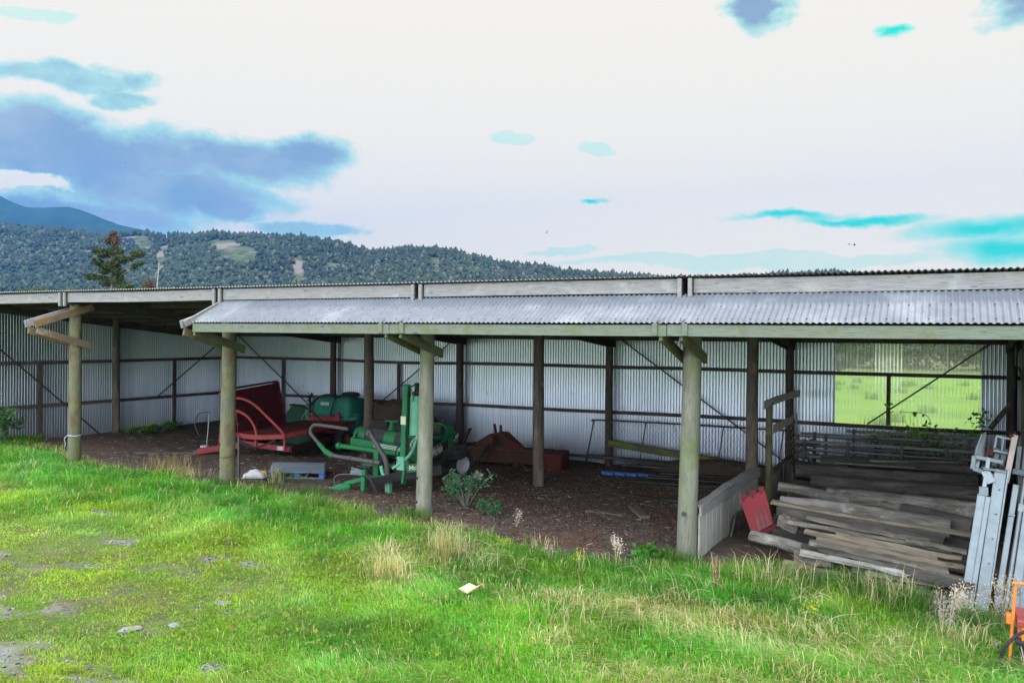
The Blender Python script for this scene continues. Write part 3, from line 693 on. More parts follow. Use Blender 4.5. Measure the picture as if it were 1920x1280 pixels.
# drawbar and chassis
b = MB(); b.beam((-2.05, .98, .20), (-1.55, 1.42, .30), .12, .14); b.beam((-1.56, 1.40, .31), (-.85, 1.9, .42), .14, .17); b.beam((-1.0, 1.8, .40), (-2.0, 4.3, .36), .13, .15); b.beam((-2.3, 1.9, .40), (-3.0, 4.2, .36), .12, .14); b.beam((-3.2, 3.9, .24), (-2.0, 3.95, .24), .10, .12)
b.beam((-1.0, 1.85, .42), (-2.4, 1.9, .42), .10, .12); b.build("chassis", P_BLACK, W, bevel=.006)
b = MB(); b.beam((-2.0, 1.05, .29), (-1.35, 1.55, .34), .07, .05); b.beam((-1.40, 1.47, .42), (-1.42, 1.45, .18), .05, .12); b.build("drawbar_top", P_GREEN, W, bevel=.004)
# hitch gearbox and shaft
b = MB(); b.lathe([(.03, -.22), (.07, -.20), (.095, -.08), (.10, .05), (.08, .16), (.05, .20)], (-2.52, .97, .06), (.95, .25, .22), 18); b.beam((-2.45, 1.0, .16), (-2.02, 1.02, .28), .09, .07, up=(0, 0, 1)); b.build("hitch_housing", P_GREEN, W, smooth=True)
MB().tube([(-3.12, .88, -.03), (-2.74, .93, .03)], .035, 10).build("shaft_guard", P_PINK, W, smooth=True)
MB().tube([(-2.70, 1.0, .10), (-2.72, 1.0, .24), (-2.6, 1.0, .31), (-2.3, 1.0, .34), (-2.0, 1.0, .33)], .016, 6, 5).build("wire_loop", P_TUBE, W, smooth=True)
b = MB(); b.plate([(-2.35, 1.0, .34), (-2.02, 1.0, .33), (-2.1, 1.1, .42), (-2.4, 1.12, .45)], .012); b.build("pale_bracket", M_GALV, W)
# jack stand
b = MB(); b.beam((-1.93, .90, .47), (-1.955, .90, .08), .085, .085); jk = b.build("jack_stand", P_GREEN, W, bevel=.006)
b = MB(); b.tube([(-1.955, .90, .10), (-1.97, .90, -.12)], .022, 10); b.box((-1.97, .90, -.13), (.24, .18, .02)); b.build("foot", P_GREEN, jk)
b = MB(); b.tube([(-1.93, .9, .47), (-1.93, .9, .52), (-1.76, .9, .56), (-1.72, .9, .66), (-1.72, .9, .76)], .009, 6); b.tube([(-1.93, .9, .52), (-2.12, .9, .53)], .009, 6); b.build("crank_handle", M_DSTEEL, jk)
b = MB(); b.beam((-1.75, 1.4, .34), (-1.70, 1.36, -.10), .10, .10); b.beam((-1.70, 1.36, -.06), (-1.58, 1.36, -.02), .05, .04); b.build("parking_foot", P_GREENL, W, bevel=.006)
for k in range(2):
    MB().tube([(-1.95, .86+k*.03, .36), (-1.80, .80, .37), (-1.66+k*.03, .78, .24), (-1.56+k*.04, .78, .02), (-1.55+k*.05, .78, -.06)], .017, 8, 5).build("hydraulic_hose", P_BLACK, W, smooth=True)
    MB().tube([(-1.56+k*.05, .78, .04), (-1.545+k*.05, .78, -.07)], .02, 8).build("hose_coupling", M_GALV, W, smooth=True)
# mast with label and film roll
b = MB(); b.beam((-1.47, 1.50, .36), (-1.405, 1.52, 2.04), .12, .12); b.box((-1.405, 1.52, 2.045), (.11, .10, .03)); ms_ = b.build("mast", P_GREEN, W, bevel=.010)
MB().box((-1.465, 1.47, .56), (.17, .17, .26)).build("mast_socket", P_GREENL, ms_, bevel=.008)
MB().box((-1.43, 1.435, 1.38), (.115, .006, .16)).build("label", P_LABEL, ms_)
b = MB(); b.lathe([(.035, 0), (.125, .0), (.128, .02), (.128, .73), (.125, .75), (.04, .75)], (-1.25, 1.60, 1.10), (.02, 0, 1), 28); fr = b.build("film_roll", P_GREENL, W, smooth=True)
MB().lathe([(.07, 0), (.10, .02), (.10, .06), (.05, .08), (.04, .2), (.05, .21), (.05, .24), (.02, .25)], (-1.235, 1.60, 1.85), (0, 0, 1), 18).build("roll_holder", P_BLACK, fr, smooth=True)
b = MB(); b.beam((-1.40, 1.55, 2.0), (-1.22, 1.6, 2.08), .05, .04); b.beam((-1.40, 1.53, 1.08), (-1.24, 1.6, 1.06), .06, .05); b.tube([(-1.28, 1.46, 1.98), (-1.2, 1.44, 1.9), (-1.22, 1.44, 1.75)], .012, 6); b.build("roll_bracket", P_GREEN, W, bevel=.003)
MB().tube([(-1.17, 1.54, 1.10), (-1.22, 1.52, .95), (-1.27, 1.5, .78), (-1.42, 1.42, .60), (-1.62, 1.36, .46)], .03, 8, 5).build("film_guide", P_GREENL, W, smooth=True)
b = MB(); b.tube([(-1.20, 1.5, 1.05), (-1.28, 1.46, .92), (-1.22, 1.46, .84), (-1.28, 1.46, .74)], .015, 6, 4); b.build("linkage", M_GALV, W, smooth=True)
# loading arm: bent worn tube
b = MB(); b.tube([(-2.62, 1.28, 1.16), (-3.38, 1.30, 1.195), (-3.52, 1.30, 1.16), (-3.58, 1.30, 1.05), (-3.50, 1.30, .95), (-3.20, 1.30, .70)], .037, 12, 5); b.build("loading_arm", P_TUBE, W, smooth=True)
b = MB(); b.tube([(-3.34, 1.29, .82), (-3.16, 1.28, .67)], .048, 10); b.tube([(-3.18, 1.29, .68), (-3.0, 1.30, .60)], .06, 10); b.build("arm_socket", P_GREEN, W, smooth=True)
b = MB(); b.tube([(-3.02, 1.30, .61), (-1.86, 1.30, .55)], .045, 12); b.lathe([(.055, 0), (.055, .05)], (-2.6, 1.30, .59), (1, 0, 0), 12); b.build("cross_tube", P_TUBE, W, smooth=True)
b = MB(); b.tube([(-3.10, 1.6, .765), (-1.62, 1.6, .705)], .048, 14); b.lathe([(.02, 0), (.068, .01), (.068, .08), (.06, .09)], (-3.14, 1.6, .766), (1, 0, -.04), 14); b.build("green_tube", P_GREEN, W, smooth=True)
MB().beam((-2.09, 1.52, .78), (-2.09, 1.50, .22), .12, .10).build("leg_plate", P_GREEN, W, bevel=.008)
b = MB(); b.tube([(-2.13, 1.28, 1.16), (-1.76, 1.30, .67), (-1.72, 1.32, .52), (-1.72, 1.34, .34)], .050, 12); b.lathe([(.035, 0), (.035, .03)], (-2.11, 1.24, 1.11), (0, -1, 0), 10); b.build("lift_arm", P_TUBE, W, smooth=True)
MB().tube([(-1.84, 1.3, .50), (-1.80, 1.3, .35), (-1.70, 1.34, .20)], .035, 8, 4).build("lift_ram", P_GREENL, W, smooth=True)
# turntable frame
b = MB(); b.beam((-3.03, 1.90, .83), (-1.08, 1.72, .72), .05, .16); frr = b.build("front_rail", P_GREEN, W, bevel=.006)
MB().beam((-3.0, 1.9, .80), (-3.0, 2.1, 1.02), .06, .10).build("rail_end", P_GREEN, W, bevel=.005)
b = MB(); b.beam((-1.06, 1.72, .70), (-1.72, 3.95, .79), .05, .20); srl = b.build("side_rail", P_GREEN, W, bevel=.006)
MB().beam((-3.02, 1.95, .80), (-3.5, 4.0, .80), .05, .18).build("side_rail", P_GREEN, W, bevel=.006)
MB().beam((-3.5, 4.0, .78), (-1.74, 3.98, .78), .05, .16).build("back_rail", P_GREEN, W, bevel=.006)
# stripes and lettering on the rails
d_ = (V((-1.08, 1.72, .72))-V((-3.03, 1.90, .83))).normalized()
for dz in (.045, .015, -.015): MB().beam(lin((-3.03, 1.874, .83+dz), (-1.08, 1.694, .72+dz), .32), lin((-3.03, 1.874, .83+dz), (-1.08, 1.694, .72+dz), .66), .004, .012).build("stripe", P_WHITE, frr)
text_mesh("lettering", "991", .085, lin((-3.03, 1.868, .80), (-1.08, 1.688, .69), .66), d_, (0, 0, 1), P_WHITE, frr, .002)
sd = (V((-1.72, 3.95, .79))-V((-1.06, 1.72, .70))).normalized(); nn_ = sd.cross(V((0, 0, 1))).normalized()*.029
bp = MB().beam(lin((-1.06, 1.72, .70), (-1.72, 3.95, .79), .02)+nn_, lin((-1.06, 1.72, .70), (-1.72, 3.95, .79), .60)+nn_, .004, .17); bp.build("logo_panel", P_BLACK, srl)
text_mesh("lettering", "McHale", .235, lin((-1.06, 1.72, .632), (-1.72, 3.95, .722), .10)+nn_*1.3, sd, (0, 0, 1), P_WHITE, srl, .006)
MB().beam(lin((-1.06, 1.72, .70), (-1.72, 3.95, .79), .78)+nn_, lin((-1.06, 1.72, .70), (-1.72, 3.95, .79), .86)+nn_, .004, .11).build("badge", P_BLACK, srl)
text_mesh("lettering", "991", .075, lin((-1.06, 1.72, .67), (-1.72, 3.95, .76), .79)+nn_*1.3, sd, (0, 0, 1), P_WHITE, srl, .003)
MB().beam(lin((-1.06, 1.72, .73), (-1.72, 3.95, .83), .87)+nn_, lin((-1.06, 1.72, .75), (-1.72, 3.95, .85), .99)+nn_, .004, .08).build("badge", P_WHITE, srl)
b = MB(); b.beam((-1.34, 1.42, .47), (-.95, 1.68, .52), .02, .16); lp = b.build("name_plate", P_GREEN, W)
text_mesh("lettering", "McHale", .12, (-1.29, 1.435, .44), (.39, .26, .05), (0, 0, 1), P_WHITE, lp, .004)
# striped rollers with belts
def roller(p0, p1, r, bands):
    p0, p1 = V(p0), V(p1); d = p1-p0; L = d.length
    ro = MB().lathe([(r*.3, -.05), (r*.3, 0), (r*.93, 0), (r, .02), (r, L-.02), (r*.93, L), (r*.3, L), (r*.3, L+.05)], p0, d, 28).build("roller", P_GREEN, W, smooth=True)
    for a, e in bands: MB().lathe([(r*1.02, 0), (r*1.045, .005), (r*1.045, L*(e-a)-.005), (r*1.02, L*(e-a))], p0+d*a, d, 28).build("belt", P_BELT, ro, smooth=True)
roller((-3.07, 2.2, .94), (-1.30, 2.02, .87), .165, ((.17, .46), (.62, .86)))
roller((-3.40, 3.65, .90), (-1.72, 3.62, .90), .165, ((.17, .44), (.56, .78)))
b = MB(); b.tube([(-1.95, 3.3, .95), (-1.7, 3.3, 1.0)], .10, 14); b.build("motor", P_BLACK, W, smooth=True)
b = MB(); b.tube([(-2.7, 4.2, 1.18), (-2.32, 4.2, 1.20), (-2.24, 4.2, 1.17), (-2.2, 4.2, .95)], .014, 6); b.build("guard_rail", M_DSTEEL, W, smooth=True)
b = MB(); b.tube([(-2.7, 4.0, 1.03), (-2.25, 4.0, 1.05), (-2.05, 4.0, .98), (-1.98, 4.0, .85)], .024, 8, 4); b.build("guard_hoop", P_GREEN, W, smooth=True)
b = MB(); b.lathe([(.13, 0), (.11, .12), (.06, .2), (.05, .3)], (-2.93, 3.2, .82), (0, 0, 1), 14); b.box((-2.9, 3.2, 1.14), (.34, .16, .03)); b.build("counter_pedestal", P_GREEN, W, smooth=True)
b = MB(); b.box((-3.45, 3.55, .98), (.42, .3, .26), rz=.2); b.box((-3.30, 3.5, 1.12), (.12, .1, .06)); b.build("control_box", P_BLACK, W, bevel=.02)
b = MB(); b.beam((-2.6, 1.95, .42), (-1.4, 1.85, .48), .5, .05); b.plate([(-1.72, 1.8, .68), (-1.2, 1.74, .68), (-1.3, 1.76, .40), (-1.6, 1.8, .40)], .02); b.build("under_plate", P_GREEN, W)
b = MB(); b.box((-1.62, 3.6, .42), (.5, .7, .05), rz=.3); b.box((-1.95, 3.75, .30), (.28, .28, .25)); b.build("rear_step", P_BLACK, W, bevel=.01)
wheel((-1.72, 4.02, .19), (.96, -.26, 0), .335, .27, .20, P_BLACK, P_CHROME, W, 22)
wheel((-3.42, 3.45, .17), (.96, -.26, 0), .335, .30, .19, P_BLACK, P_CHROME, W, 22)

for k, pts in enumerate((((-2.9, 2.0, .72), (-2.7, 1.8, .55), (-2.3, 1.75, .50), (-1.9, 1.7, .62), (-1.6, 1.65, .50)), ((-2.6, 2.1, .70), (-2.4, 1.9, .42), (-2.0, 1.8, .38), (-1.7, 1.7, .52)), ((-1.5, 1.45, .95), (-1.58, 1.4, .75), (-1.5, 1.4, .58), (-1.3, 1.5, .50)), ((-1.34, 1.44, 1.9), (-1.32, 1.42, 1.5), (-1.36, 1.42, 1.1), (-1.3, 1.44, .8)), ((-2.1, 1.2, .36), (-2.3, 1.1, .42), (-2.5, 1.05, .36), (-2.6, 1.0, .22)))):
    MB().tube(pts, .013, 6, 5).build("hose", P_BLACK, W, smooth=True)
b = MB(); b.box((-2.35, 1.95, .55), (.55, .18, .2)); b.box((-1.85, 2.2, .60), (.4, .4, .12), rz=.2); b.lathe([(.05, 0), (.09, .01), (.09, .1), (.05, .12)], (-2.0, 1.62, .56), (0, -1, 0), 14); b.box((-2.75, 2.3, .62), (.3, .5, .1)); b.build("valve_block", P_BLACK, W, bevel=.01)
b = MB()
for k in range(22):
    p = V((random.uniform(-2.9, -1.2), random.uniform(1.68, 1.78), random.uniform(.36, .62))); b.box(p, (random.uniform(.03, .09), .05, random.uniform(.03, .08)), rz=random.uniform(-.4, .4))
b.build("fittings", P_RUST, W, bevel=.004)
for dx in (0, .05): MB().tube([(-1.40+dx, 1.435, .66), (-1.40+dx, 1.425, .66)], .012, 8).build("bolt", M_GALV, ms_)
# ------------------------------------------------------------------ red bale feeder trailer
T = thing("bale_feeder_trailer", (-7.7, 5.4, gz(-7.7, 5.4)), "red bale feeder trailer with slatted backboard and curved hoops at the left", "trailer")
TO = V((-8.2, 3.82, 0)); _a = R(11); TX = V((math.cos(_a), math.sin(_a), 0)); TY = V((-math.sin(_a), math.cos(_a), 0))
def tl_(x, y, z): return TO+TX*x+TY*y+V((0, 0, z))
b = MB(); pts = [tl_(0, 0, .50), tl_(.55, -.16, .475), tl_(.95, -.16, .475), tl_(1.45, .0, .50), tl_(1.70, .55, .56), tl_(1.72, 3.5, .56), tl_(0, 3.5, .50)]
b.plate(pts, .03); dk = b.build("deck", P_REDD, T, bevel=.004)
b = MB()
for k in range(len(pts)-3): b.beam(pts[k]-V((0, 0, .03)), pts[k+1]-V((0, 0, .03)), .025, .115)
b.beam(tl_(1.72, .55, .53), tl_(1.74, 3.5, .53), .025, .115); b.build("deck_edge", P_RED, T, bevel=.004)
MB().plate([tl_(.3, .1, .522), tl_(1.1, .15, .522), tl_(1.3, 3.2, .55), tl_(.3, 3.2, .53)], .006).build("deck_floor", P_REDD, T)
# backboard
bb = MB(); bb.plate([tl_(.05, .12, .50), tl_(.05, 2.35, .53), tl_(-.02, 2.0, 1.66), tl_(-.02, .0, 1.56)], .03); bk = bb.build("backboard", P_REDD, T, bevel=.003)
b = MB(); b.beam(tl_(.07, 2.33, .52), tl_(.0, 2.03, 1.68), .06, .07); b.beam(tl_(.0, 2.03, 1.68), tl_(.01, 1.80, 1.685), .06, .05); b.build("frame", P_REDD, bk, bevel=.008)
MB().beam(tl_(.03, -.12, 1.63), tl_(.03, 1.95, 1.71), .045, .045).build("top_rail", M_DSTEEL, bk)
for t in (.20, .46, .74):
    MB().beam(lin(tl_(.08, .1, .5), tl_(.02, 0, 1.56), t), lin(tl_(.08, 2.28, .53), tl_(.02, 2.0, 1.66), t), .03, .05).build("cross_slat", M_DSTEEL, bk)
for k, (y, z) in enumerate(((.75, 1.45), (.8, 1.05), (.95, .62))): MB().beam(tl_(.06, y, z-.08), tl_(.06, y, z+.08), .02, .03).build("clip", M_DSTEEL, bk)
b = MB(); b.box(tl_(-.05, -.30, 1.60), (.14, .1, .07)); b.box(tl_(-.02, -.3, 1.52), (.12, .35, .05)); b.build("arm_end", P_RED, T)
MB().tube([tl_(-.02, -.05, 1.35), tl_(.25, -.05, 1.38), tl_(.62, -.05, 1.24), tl_(1.02, -.04, .92), tl_(1.36, -.02, .62), tl_(1.46, 0, .46)], .036, 10, 6).build("hoop", P_RED, T, smooth=True)
MB().tube([tl_(.0, -.08, 1.07), tl_(.2, -.08, 1.06), tl_(.48, -.1, .93), tl_(.68, -.12, .70), tl_(.76, -.14, .46)], .034, 10, 6).build("hoop", P_RED, T, smooth=True)
MB().tube([tl_(.12, 2.45, 1.02), tl_(.30, 2.5, 1.03), tl_(.62, 2.6, .92), tl_(.92, 2.65, .68), tl_(1.02, 2.7, .54)], .026, 8, 6).build("hoop", P_RUST, T, smooth=True)
# chassis
b = MB(); b.beam(tl_(-.1, -.10, .30), tl_(1.50, .16, .14), .06, .13); b.build("chassis", P_RED, T, bevel=.005); b = MB(); b.beam(tl_(1.53, .15, .14), tl_(1.55, 3.6, .20), .06, .15); b.beam(tl_(.4, .1, .22), tl_(.4, 3.5, .22), .06, .12); b.build("side_member", P_RUST, T, bevel=.005)
for p in ((1.42, .06), (.66, -.02)): MB().beam(tl_(p[0], p[1], .12), tl_(p[0], p[1], .48), .06, .05).build("riser", P_RED, T, bevel=.003)
MB().box(tl_(1.28, .085, .165), (.16, .008, .10), rz=_a+.16).build("reflector", P_WHITE, T)
for k in range(3): MB().tube([tl_(.1, -.15, .35), tl_(.5, -.2, .28-.03*k), tl_(.8, -.2, .20), tl_(1.3, -.15, .36+.03*k)], .014, 6, 5).build("hydraulic_hose", P_BLACK, T, smooth=True)
MB().plate([tl_(-.2, -.25, .85), tl_(.05, -.25, .62), tl_(.08, -.25, .28), tl_(-.25, -.25, .28)], .03).build("side_plate", P_RED, T)
MB().tube([tl_(-.0, -.3, .64), tl_(.12, -.3, .52), tl_(.16, -.3, .42), tl_(.05, -.3, .34)], .022, 6, 4).build("purple_twine", P_PURPLE, T, smooth=True)
for k in range(3): MB().beam(tl_(-.1+.06*k, -.32, .34), tl_(-.02+.05*k, -.32, -.28+.1*k), .02, .05).build("hanging_bar", M_DSTEEL, T)
b = MB(); b.beam((-8.62, 3.05, .10), (-7.9, 3.75, .22), .12, .14); b.build("drawbar", P_RED, T, bevel=.006)
for s in (0, 1): MB().tube([(-8.66, 3.5, 1.02), (-8.95, 3.4, .98), (-8.98, 3.3, .72), (-8.78, 3.25, .45)], .012, 6, 6).build("cable", M_DSTEEL, T, smooth=True) if s == 0 else MB().tube([(-8.55, 3.35, 1.0), (-8.52, 3.3, .7), (-8.52, 3.25, .25)], .012, 6, 4).build("cable", M_GALV, T, smooth=True)
wheel(tl_(1.35, 1.9, .05), TX, .33, .22, .2, P_BLACK, P_RUST, T, 0)

# ------------------------------------------------------------------ green tank sprayer
S = thing("tank_sprayer", (-8.1, 7.7, gz(-8.1, 7.7)), "teal spray tank with black lid on a red frame behind the red trailer", "sprayer")
tk = MB()
def rbox(mb, c, d, r, seg=5, taper=0.):
    """rounded tank body: superellipse rings"""
    prof = []; n = 9
    for k in range(n+1):
        t = -1+2*k/n; rr = (1-abs(t)**5)**.3 if abs(t) < 1 else .0; rr = max(rr, .35); prof.append((rr*(1+taper*t), t*d[2]/2))
    b0 = len(mb.v); mb.lathe(prof, c, (0, 0, 1), 32, .55)
    for i in range(b0, len(mb.v)):
        v = mb.v[i]; mb.v[i] = V((c[0]+(v.x-c[0])*d[0]/2, c[1]+(v.y-c[1])*d[1]/2, v.z))
    return mb
rbox(tk, (-8.20, 7.75, .88), (1.15, .9, .68), .1); tk.build("tank", P_TEAL, S, smooth=True, ang=60)
t2 = MB(); rbox(t2, (-7.52, 7.62, .86), (.62, .85, .78), .1, taper=-.10); t2.build("tank", P_TEAL, S, smooth=True, ang=60)
t3 = MB(); rbox(t3, (-7.50, 7.75, .50), (.85, .95, .60), .1, taper=.14); t3.build("sump", P_TEAL, S, smooth=True, ang=60)
t4 = MB(); rbox(t4, (-8.80, 7.75, .68), (.40, .8, .75), .1); t4.build("tank", P_TEAL, S, smooth=True, ang=60)
MB().lathe([(.28, 0), (.29, .03), (.26, .05), (.24, .10), (.1, .12)], (-7.55, 7.7, 1.23), (0, 0, 1), 24).build("lid", P_BLACK, S, smooth=True)
MB().tube([(-7.9, 7.2, .45), (-7.78, 7.15, .9), (-7.72, 7.25, 1.2), (-7.70, 7.6, 1.27)], .02, 8, 5).build("strap", P_BLACK, S, smooth=True)
MB().tube([(-7.9, 7.2, .72), (-7.5, 7.17, .66), (-7.12, 7.3, .70)], .018, 8, 5).build("band", P_BLACK, S, smooth=True)
b = MB().box((-8.16, 7.295, 1.01), (.30, .012, .085), ry=-.0, rz=.0); lb = b.build("maker_label", P_WHITE, S, bevel=.004)
b = MB(); b.box((-8.0, 7.15, .50), (.75, .06, .34)); b.beam((-8.5, 7.12, .62), (-8.72, 7.05, .25), .07, .12); b.beam((-8.45, 7.1, .66), (-8.30, 7.1, .35), .06, .10); b.beam((-7.55, 7.1, .35), (-7.53, 7.1, .80), .14, .05); b.beam((-8.8, 7.2, .22), (-7.0, 7.2, .24), .08, .08); b.build("frame", P_RED, S, bevel=.01)
MB().lathe([(.05, 0), (.05, .03), (.02, .05)], (-8.45, 7.05, .70), (0, 0, 1), 12).build("knob", P_ORANGE, S, smooth=True)
b = MB()
for k in range(16):
    p = V((-8.78+random.uniform(-.1, .1), 7.4+random.uniform(-.05, .05), 1.08+random.uniform(0, .22))); b.tube([p, p+V((random.uniform(-.08, .08), .0, random.uniform(-.06, .08)))], .018, 6)
b.build("valve_cluster", P_BLACK, S, smooth=True)
MB().tube([(-8.65, 7.3, .95), (-8.45, 7.3, 1.15), (-8.2, 7.35, 1.26), (-7.98, 7.4, 1.26), (-7.95, 7.5, 1.18)], .022, 8, 6).build("hose", P_BLACK, S, smooth=True)
MB().tube([(-8.66, 7.25, 1.15), (-8.62, 7.2, .7), (-8.60, 7.2, .40)], .035, 8, 4).build("hose", P_BLACK, S, smooth=True)
MB().tube([(-8.72, 7.2, .85), (-8.86, 7.15, .58), (-8.88, 7.15, .36), (-8.8, 7.15, .15)], .013, 6, 5).build("hose", M_GALV, S, smooth=True)
wheel((-6.95, 6.6, .08), TX, .36, .22, .21, P_BLACK, P_YELLOW, S, 0)
wheel((-8.6, 7.9, -.02), TX, .3, .22, .2, P_BLACK, P_YELLOW, S, 0)

# ------------------------------------------------------------------ heaps behind
def heap(name, cx, cy, rx, ry, h, mat, seed, rough=.25, n=36, p=1.0):
    xs = np.linspace(-1.15, 1.15, n); X2, Y2 = np.meshgrid(xs, xs); rr = np.hypot(X2, Y2)
    ang = np.arctan2(Y2, X2); rr = rr*(1+.25*(fbm(np.cos(ang)*1.5+9, np.sin(ang)*1.5+9, 3, seed)-.5))
    H = np.clip(1-rr**2, -.3, 1); H = np.sign(H)*np.abs(H)**p*h*(1-rough/2+rough*fbm(X2*3+5, Y2*3+5, 4, seed)*1.2)
    X3 = cx+X2*rx; Y3 = cy+Y2*ry; Z3 = ground_z(X3, Y3)+H-.02
    i = np.arange(n*n).reshape(n, n); f = np.stack([i[:-1, :-1], i[:-1, 1:], i[1:, 1:], i[1:, :-1]], -1).reshape(-1, 4)
    o = npmesh(name, np.stack([X3-cx, Y3-cy, Z3], -1).reshape(-1, 3), f.ravel(), np.arange(len(f))*4, mat, smooth=True); o.location = (cx, cy, 0); return o
tag(heap("tarpaulin_heap", -9.35, 7.8, .95, .7, 1.05, P_TARP, 3, .35, p=.8), "dark green tarpaulin draped over a heap beside the spray tank at the back wall", "tarpaulin")
tag(heap("soil_heap", -5.75, 7.6, 1.35, 1.0, 1.5, P_SOIL, 8, .22, p=.42), "big dark brown heap of bark and soil against the back wall", "heap")
tag(heap("soil_ridge", 3.0, 8.2, 1.9, .55, .40, P_SOIL, 12, .3, p=.6), "long low ridge of dark soil under the back wall, left of the plank partition", "heap")

# ------------------------------------------------------------------ rusty implement behind the bays
I = thing("rusty_mulcher", (-1.9, 7.3, gz(-1.9, 7.3)), "rusty red-brown tractor implement with a peaked hitch, lying along the back wall", "farm implement")
def ip(x, y, z): return V((x, y, z))
b = MB(); b.beam((-3.35, 7.0, -.02), (-.62, 7.35, -.02), .62, .34, seg=8, jit=.012); b.beam((-3.2, 6.85, .15), (-.9, 7.2, .14), .4, .10, seg=6, jit=.01); b.build("hood", P_RUST, I, bevel=.02)
MB().beam((-.98, 6.98, -.04), (-.50, 7.04, -.06), .68, .42, seg=3, jit=.012).build("end_housing", P_HOUS, I, bevel=.03)
b = MB(); b.plate([(-3.2, 6.95, .12), (-2.55, 6.95, .52), (-2.25, 6.95, .58), (-1.95, 6.98, .42), (-1.55, 7.0, .18)], .06); b.plate([(-2.9, 7.3, .12), (-2.45, 7.3, .56), (-2.2, 7.3, .56), (-1.7, 7.3, .16)], .05); b.build("hitch_frame", P_RUST, I, bevel=.01)
MB().plate([(-2.22, 6.9, .52), (-2.1, 6.9, .50), (-1.55, 6.95, .22), (-1.9, 6.9, .25)], .03).build("red_guard", P_HOUS, I)
b = MB(); b.lathe([(.12, 0), (.13, .05), (.11, .18), (.05, .22)], (-2.42, 6.9, .38), (0, -1, 0), 16); b.build("gearbox", P_RUST, I, smooth=True)
b = MB(); b.beam((-2.38, 6.95, .55), (-2.42, 6.95, .78), .05, .08); b.beam((-2.24, 6.95, .55), (-2.24, 6.95, .76), .05, .08); b.beam((-3.35, 7.0, .25), (-3.15, 7.0, .62), .10, .05); b.build("lug", P_RUST, I, bevel=.01)
MB().tube([(-2.42, 6.8, .40), (-2.50, 6.7, .22), (-2.62, 6.6, -.02), (-2.68, 6.55, -.22)], .04, 8, 4).build("drive_shaft", P_BLACK, I, smooth=True)
MB().tube([(-2.3, 6.75, .62), (-2.2, 6.7, .42), (-2.35, 6.7, .18), (-2.55, 6.7, -.1)], .014, 6, 5).build("hose", P_BLACK, I, smooth=True)
b = MB(); b.lathe([(.05, 0), (.09, .01), (.10, .12), (.05, .13)], (-1.75, 6.9, -.28), (0, 0, 1), 14); b.beam((-1.6, 6.85, -.16), (-1.35, 6.8, -.28), .05, .03); b.build("skid", P_RUST, I)
b = MB(); b.beam((-3.9, 6.9, .05), (-3.05, 6.9, .10), .5, .30, seg=4, jit=.05); b.beam((-3.95, 6.6, -.12), (-3.3, 6.65, -.1), .35, .2, seg=3, jit=.03); b.lathe([(.16, 0), (.2, .1), (.12, .3)], (-3.6, 6.9, .12), (0.2, 0, 1), 12); tag(b.build("scrap_metal_pile", P_BLACK, smooth=False), "black scrap metal lump on the floor between the green wrapper and the rusty implement", "scrap metal")

# ------------------------------------------------------------------ mesh farm gate leaning on the back wall
G = thing("mesh_gate", (2.1, 8.55, -.28), "wide grey tubular farm gate with wire mesh, leaning on the back wall", "gate")
MB().tube([(-.48, 8.35, -.22), (-.38, 8.48, .55), (-.34, 8.52, .80), (-.22, 8.54, .86), (2, 8.56, .87), (4.55, 8.56, .86)], .021, 8, 4).build("frame", M_DSTEEL, G, smooth=True)
for x in (1.05, 3.0, 4.4): MB().tube([(x, 8.56, .86), (x-.12, 8.38, -.25)], .014, 6).build("upright", M_DSTEEL, G)
b = MB()
for k in range(44):
    x = -.3+k*.11
    for s in (-1, 1):
        pts = [V((x+s*(.055 if j % 2 else 0), 8.37+.18*j/14, -.22+1.05*j/14)) for j in range(15)]; b.tube(pts, .0022, 3)
b.build("mesh_infill", M_GALVD, G)

# ------------------------------------------------------------------ loose boards and pallets
def board(label, p0, p1, w, h, mat, seg=5, jit=.004, group=None, name="board", cat="board", up=(0, 0, 1), sag=0., bev=.003):
    o = MB().beam(p0, p1, w, h, seg=seg, jit=jit, up=up, sag=sag, end=.01).build(name, mat, bevel=bev); return tag(o, label, cat, group)
def gb(x, y, dz=.02): return V((x, y, gz(x, y)+dz))
board("short grey plank lying end-on to the camera on bark litter, left of the rightmost post", gb(2.62, 3.05, .05), gb(3.22, 1.95, .05), .16, .055, W_OLD, name="plank", cat="plank")
board("weathered grey plank lying flat on bark litter beside the end-on plank", gb(2.0, 2.32, .02), gb(2.78, 2.12, .03), .16, .035, W_OLD, jit=.012, name="plank", cat="plank")
board("thin curved dark board half buried in bark litter, mid floor", gb(1.7, 4.6, .02), gb(3.9, 4.2, .02), .20, .03, W_OLD2, jit=.02, name="plank", cat="plank")
board("mossy green beam slanting down along the back wall behind the dark wall post", (.10, 8.45, .30), (3.7, 8.3, -.02), .09, .17, mat_wood("beam_mossy", (.10,.11,.05), (.05,.06,.025), (.13,.15,.04)), name="beam", cat="beam")
board("dark timber rail lying level along the foot of the back wall", (-.4, 8.3, -.04), (2.4, 8.0, -.10), .10, .08, W_OLD2, name="beam", cat="beam")
for k, (x0, y0, x1, y1, z, w) in enumerate(((.75, 7.35, 3.9, 7.7, -.20, .22), (.95, 7.0, 2.2, 7.15, -.21, .15), (1.5, 6.9, 3.9, 7.1, -.22, .2), (1.3, 6.4, 3.8, 6.6, -.25, .24), (2.0, 6.05, 4.0, 6.15, -.26, .2), (.7, 7.75, 3.9, 8.0, -.12, .2))):
    board(("long dark board, %s of the flat board heap" % ("front edge", "shortest, at left", "middle one", "wide front one", "the frontmost", "rearmost and highest")[k]), (x0, y0, z), (x1, y1, z+.01), w, .035, W_OLD2, jit=.01, group="dark boards heaped flat near the back wall", cat="board")
PB = thing("broken_blue_pallet", (1.0, 6.95, -.28), "broken pallet with blue painted edges lying by the back wall", "pallet")
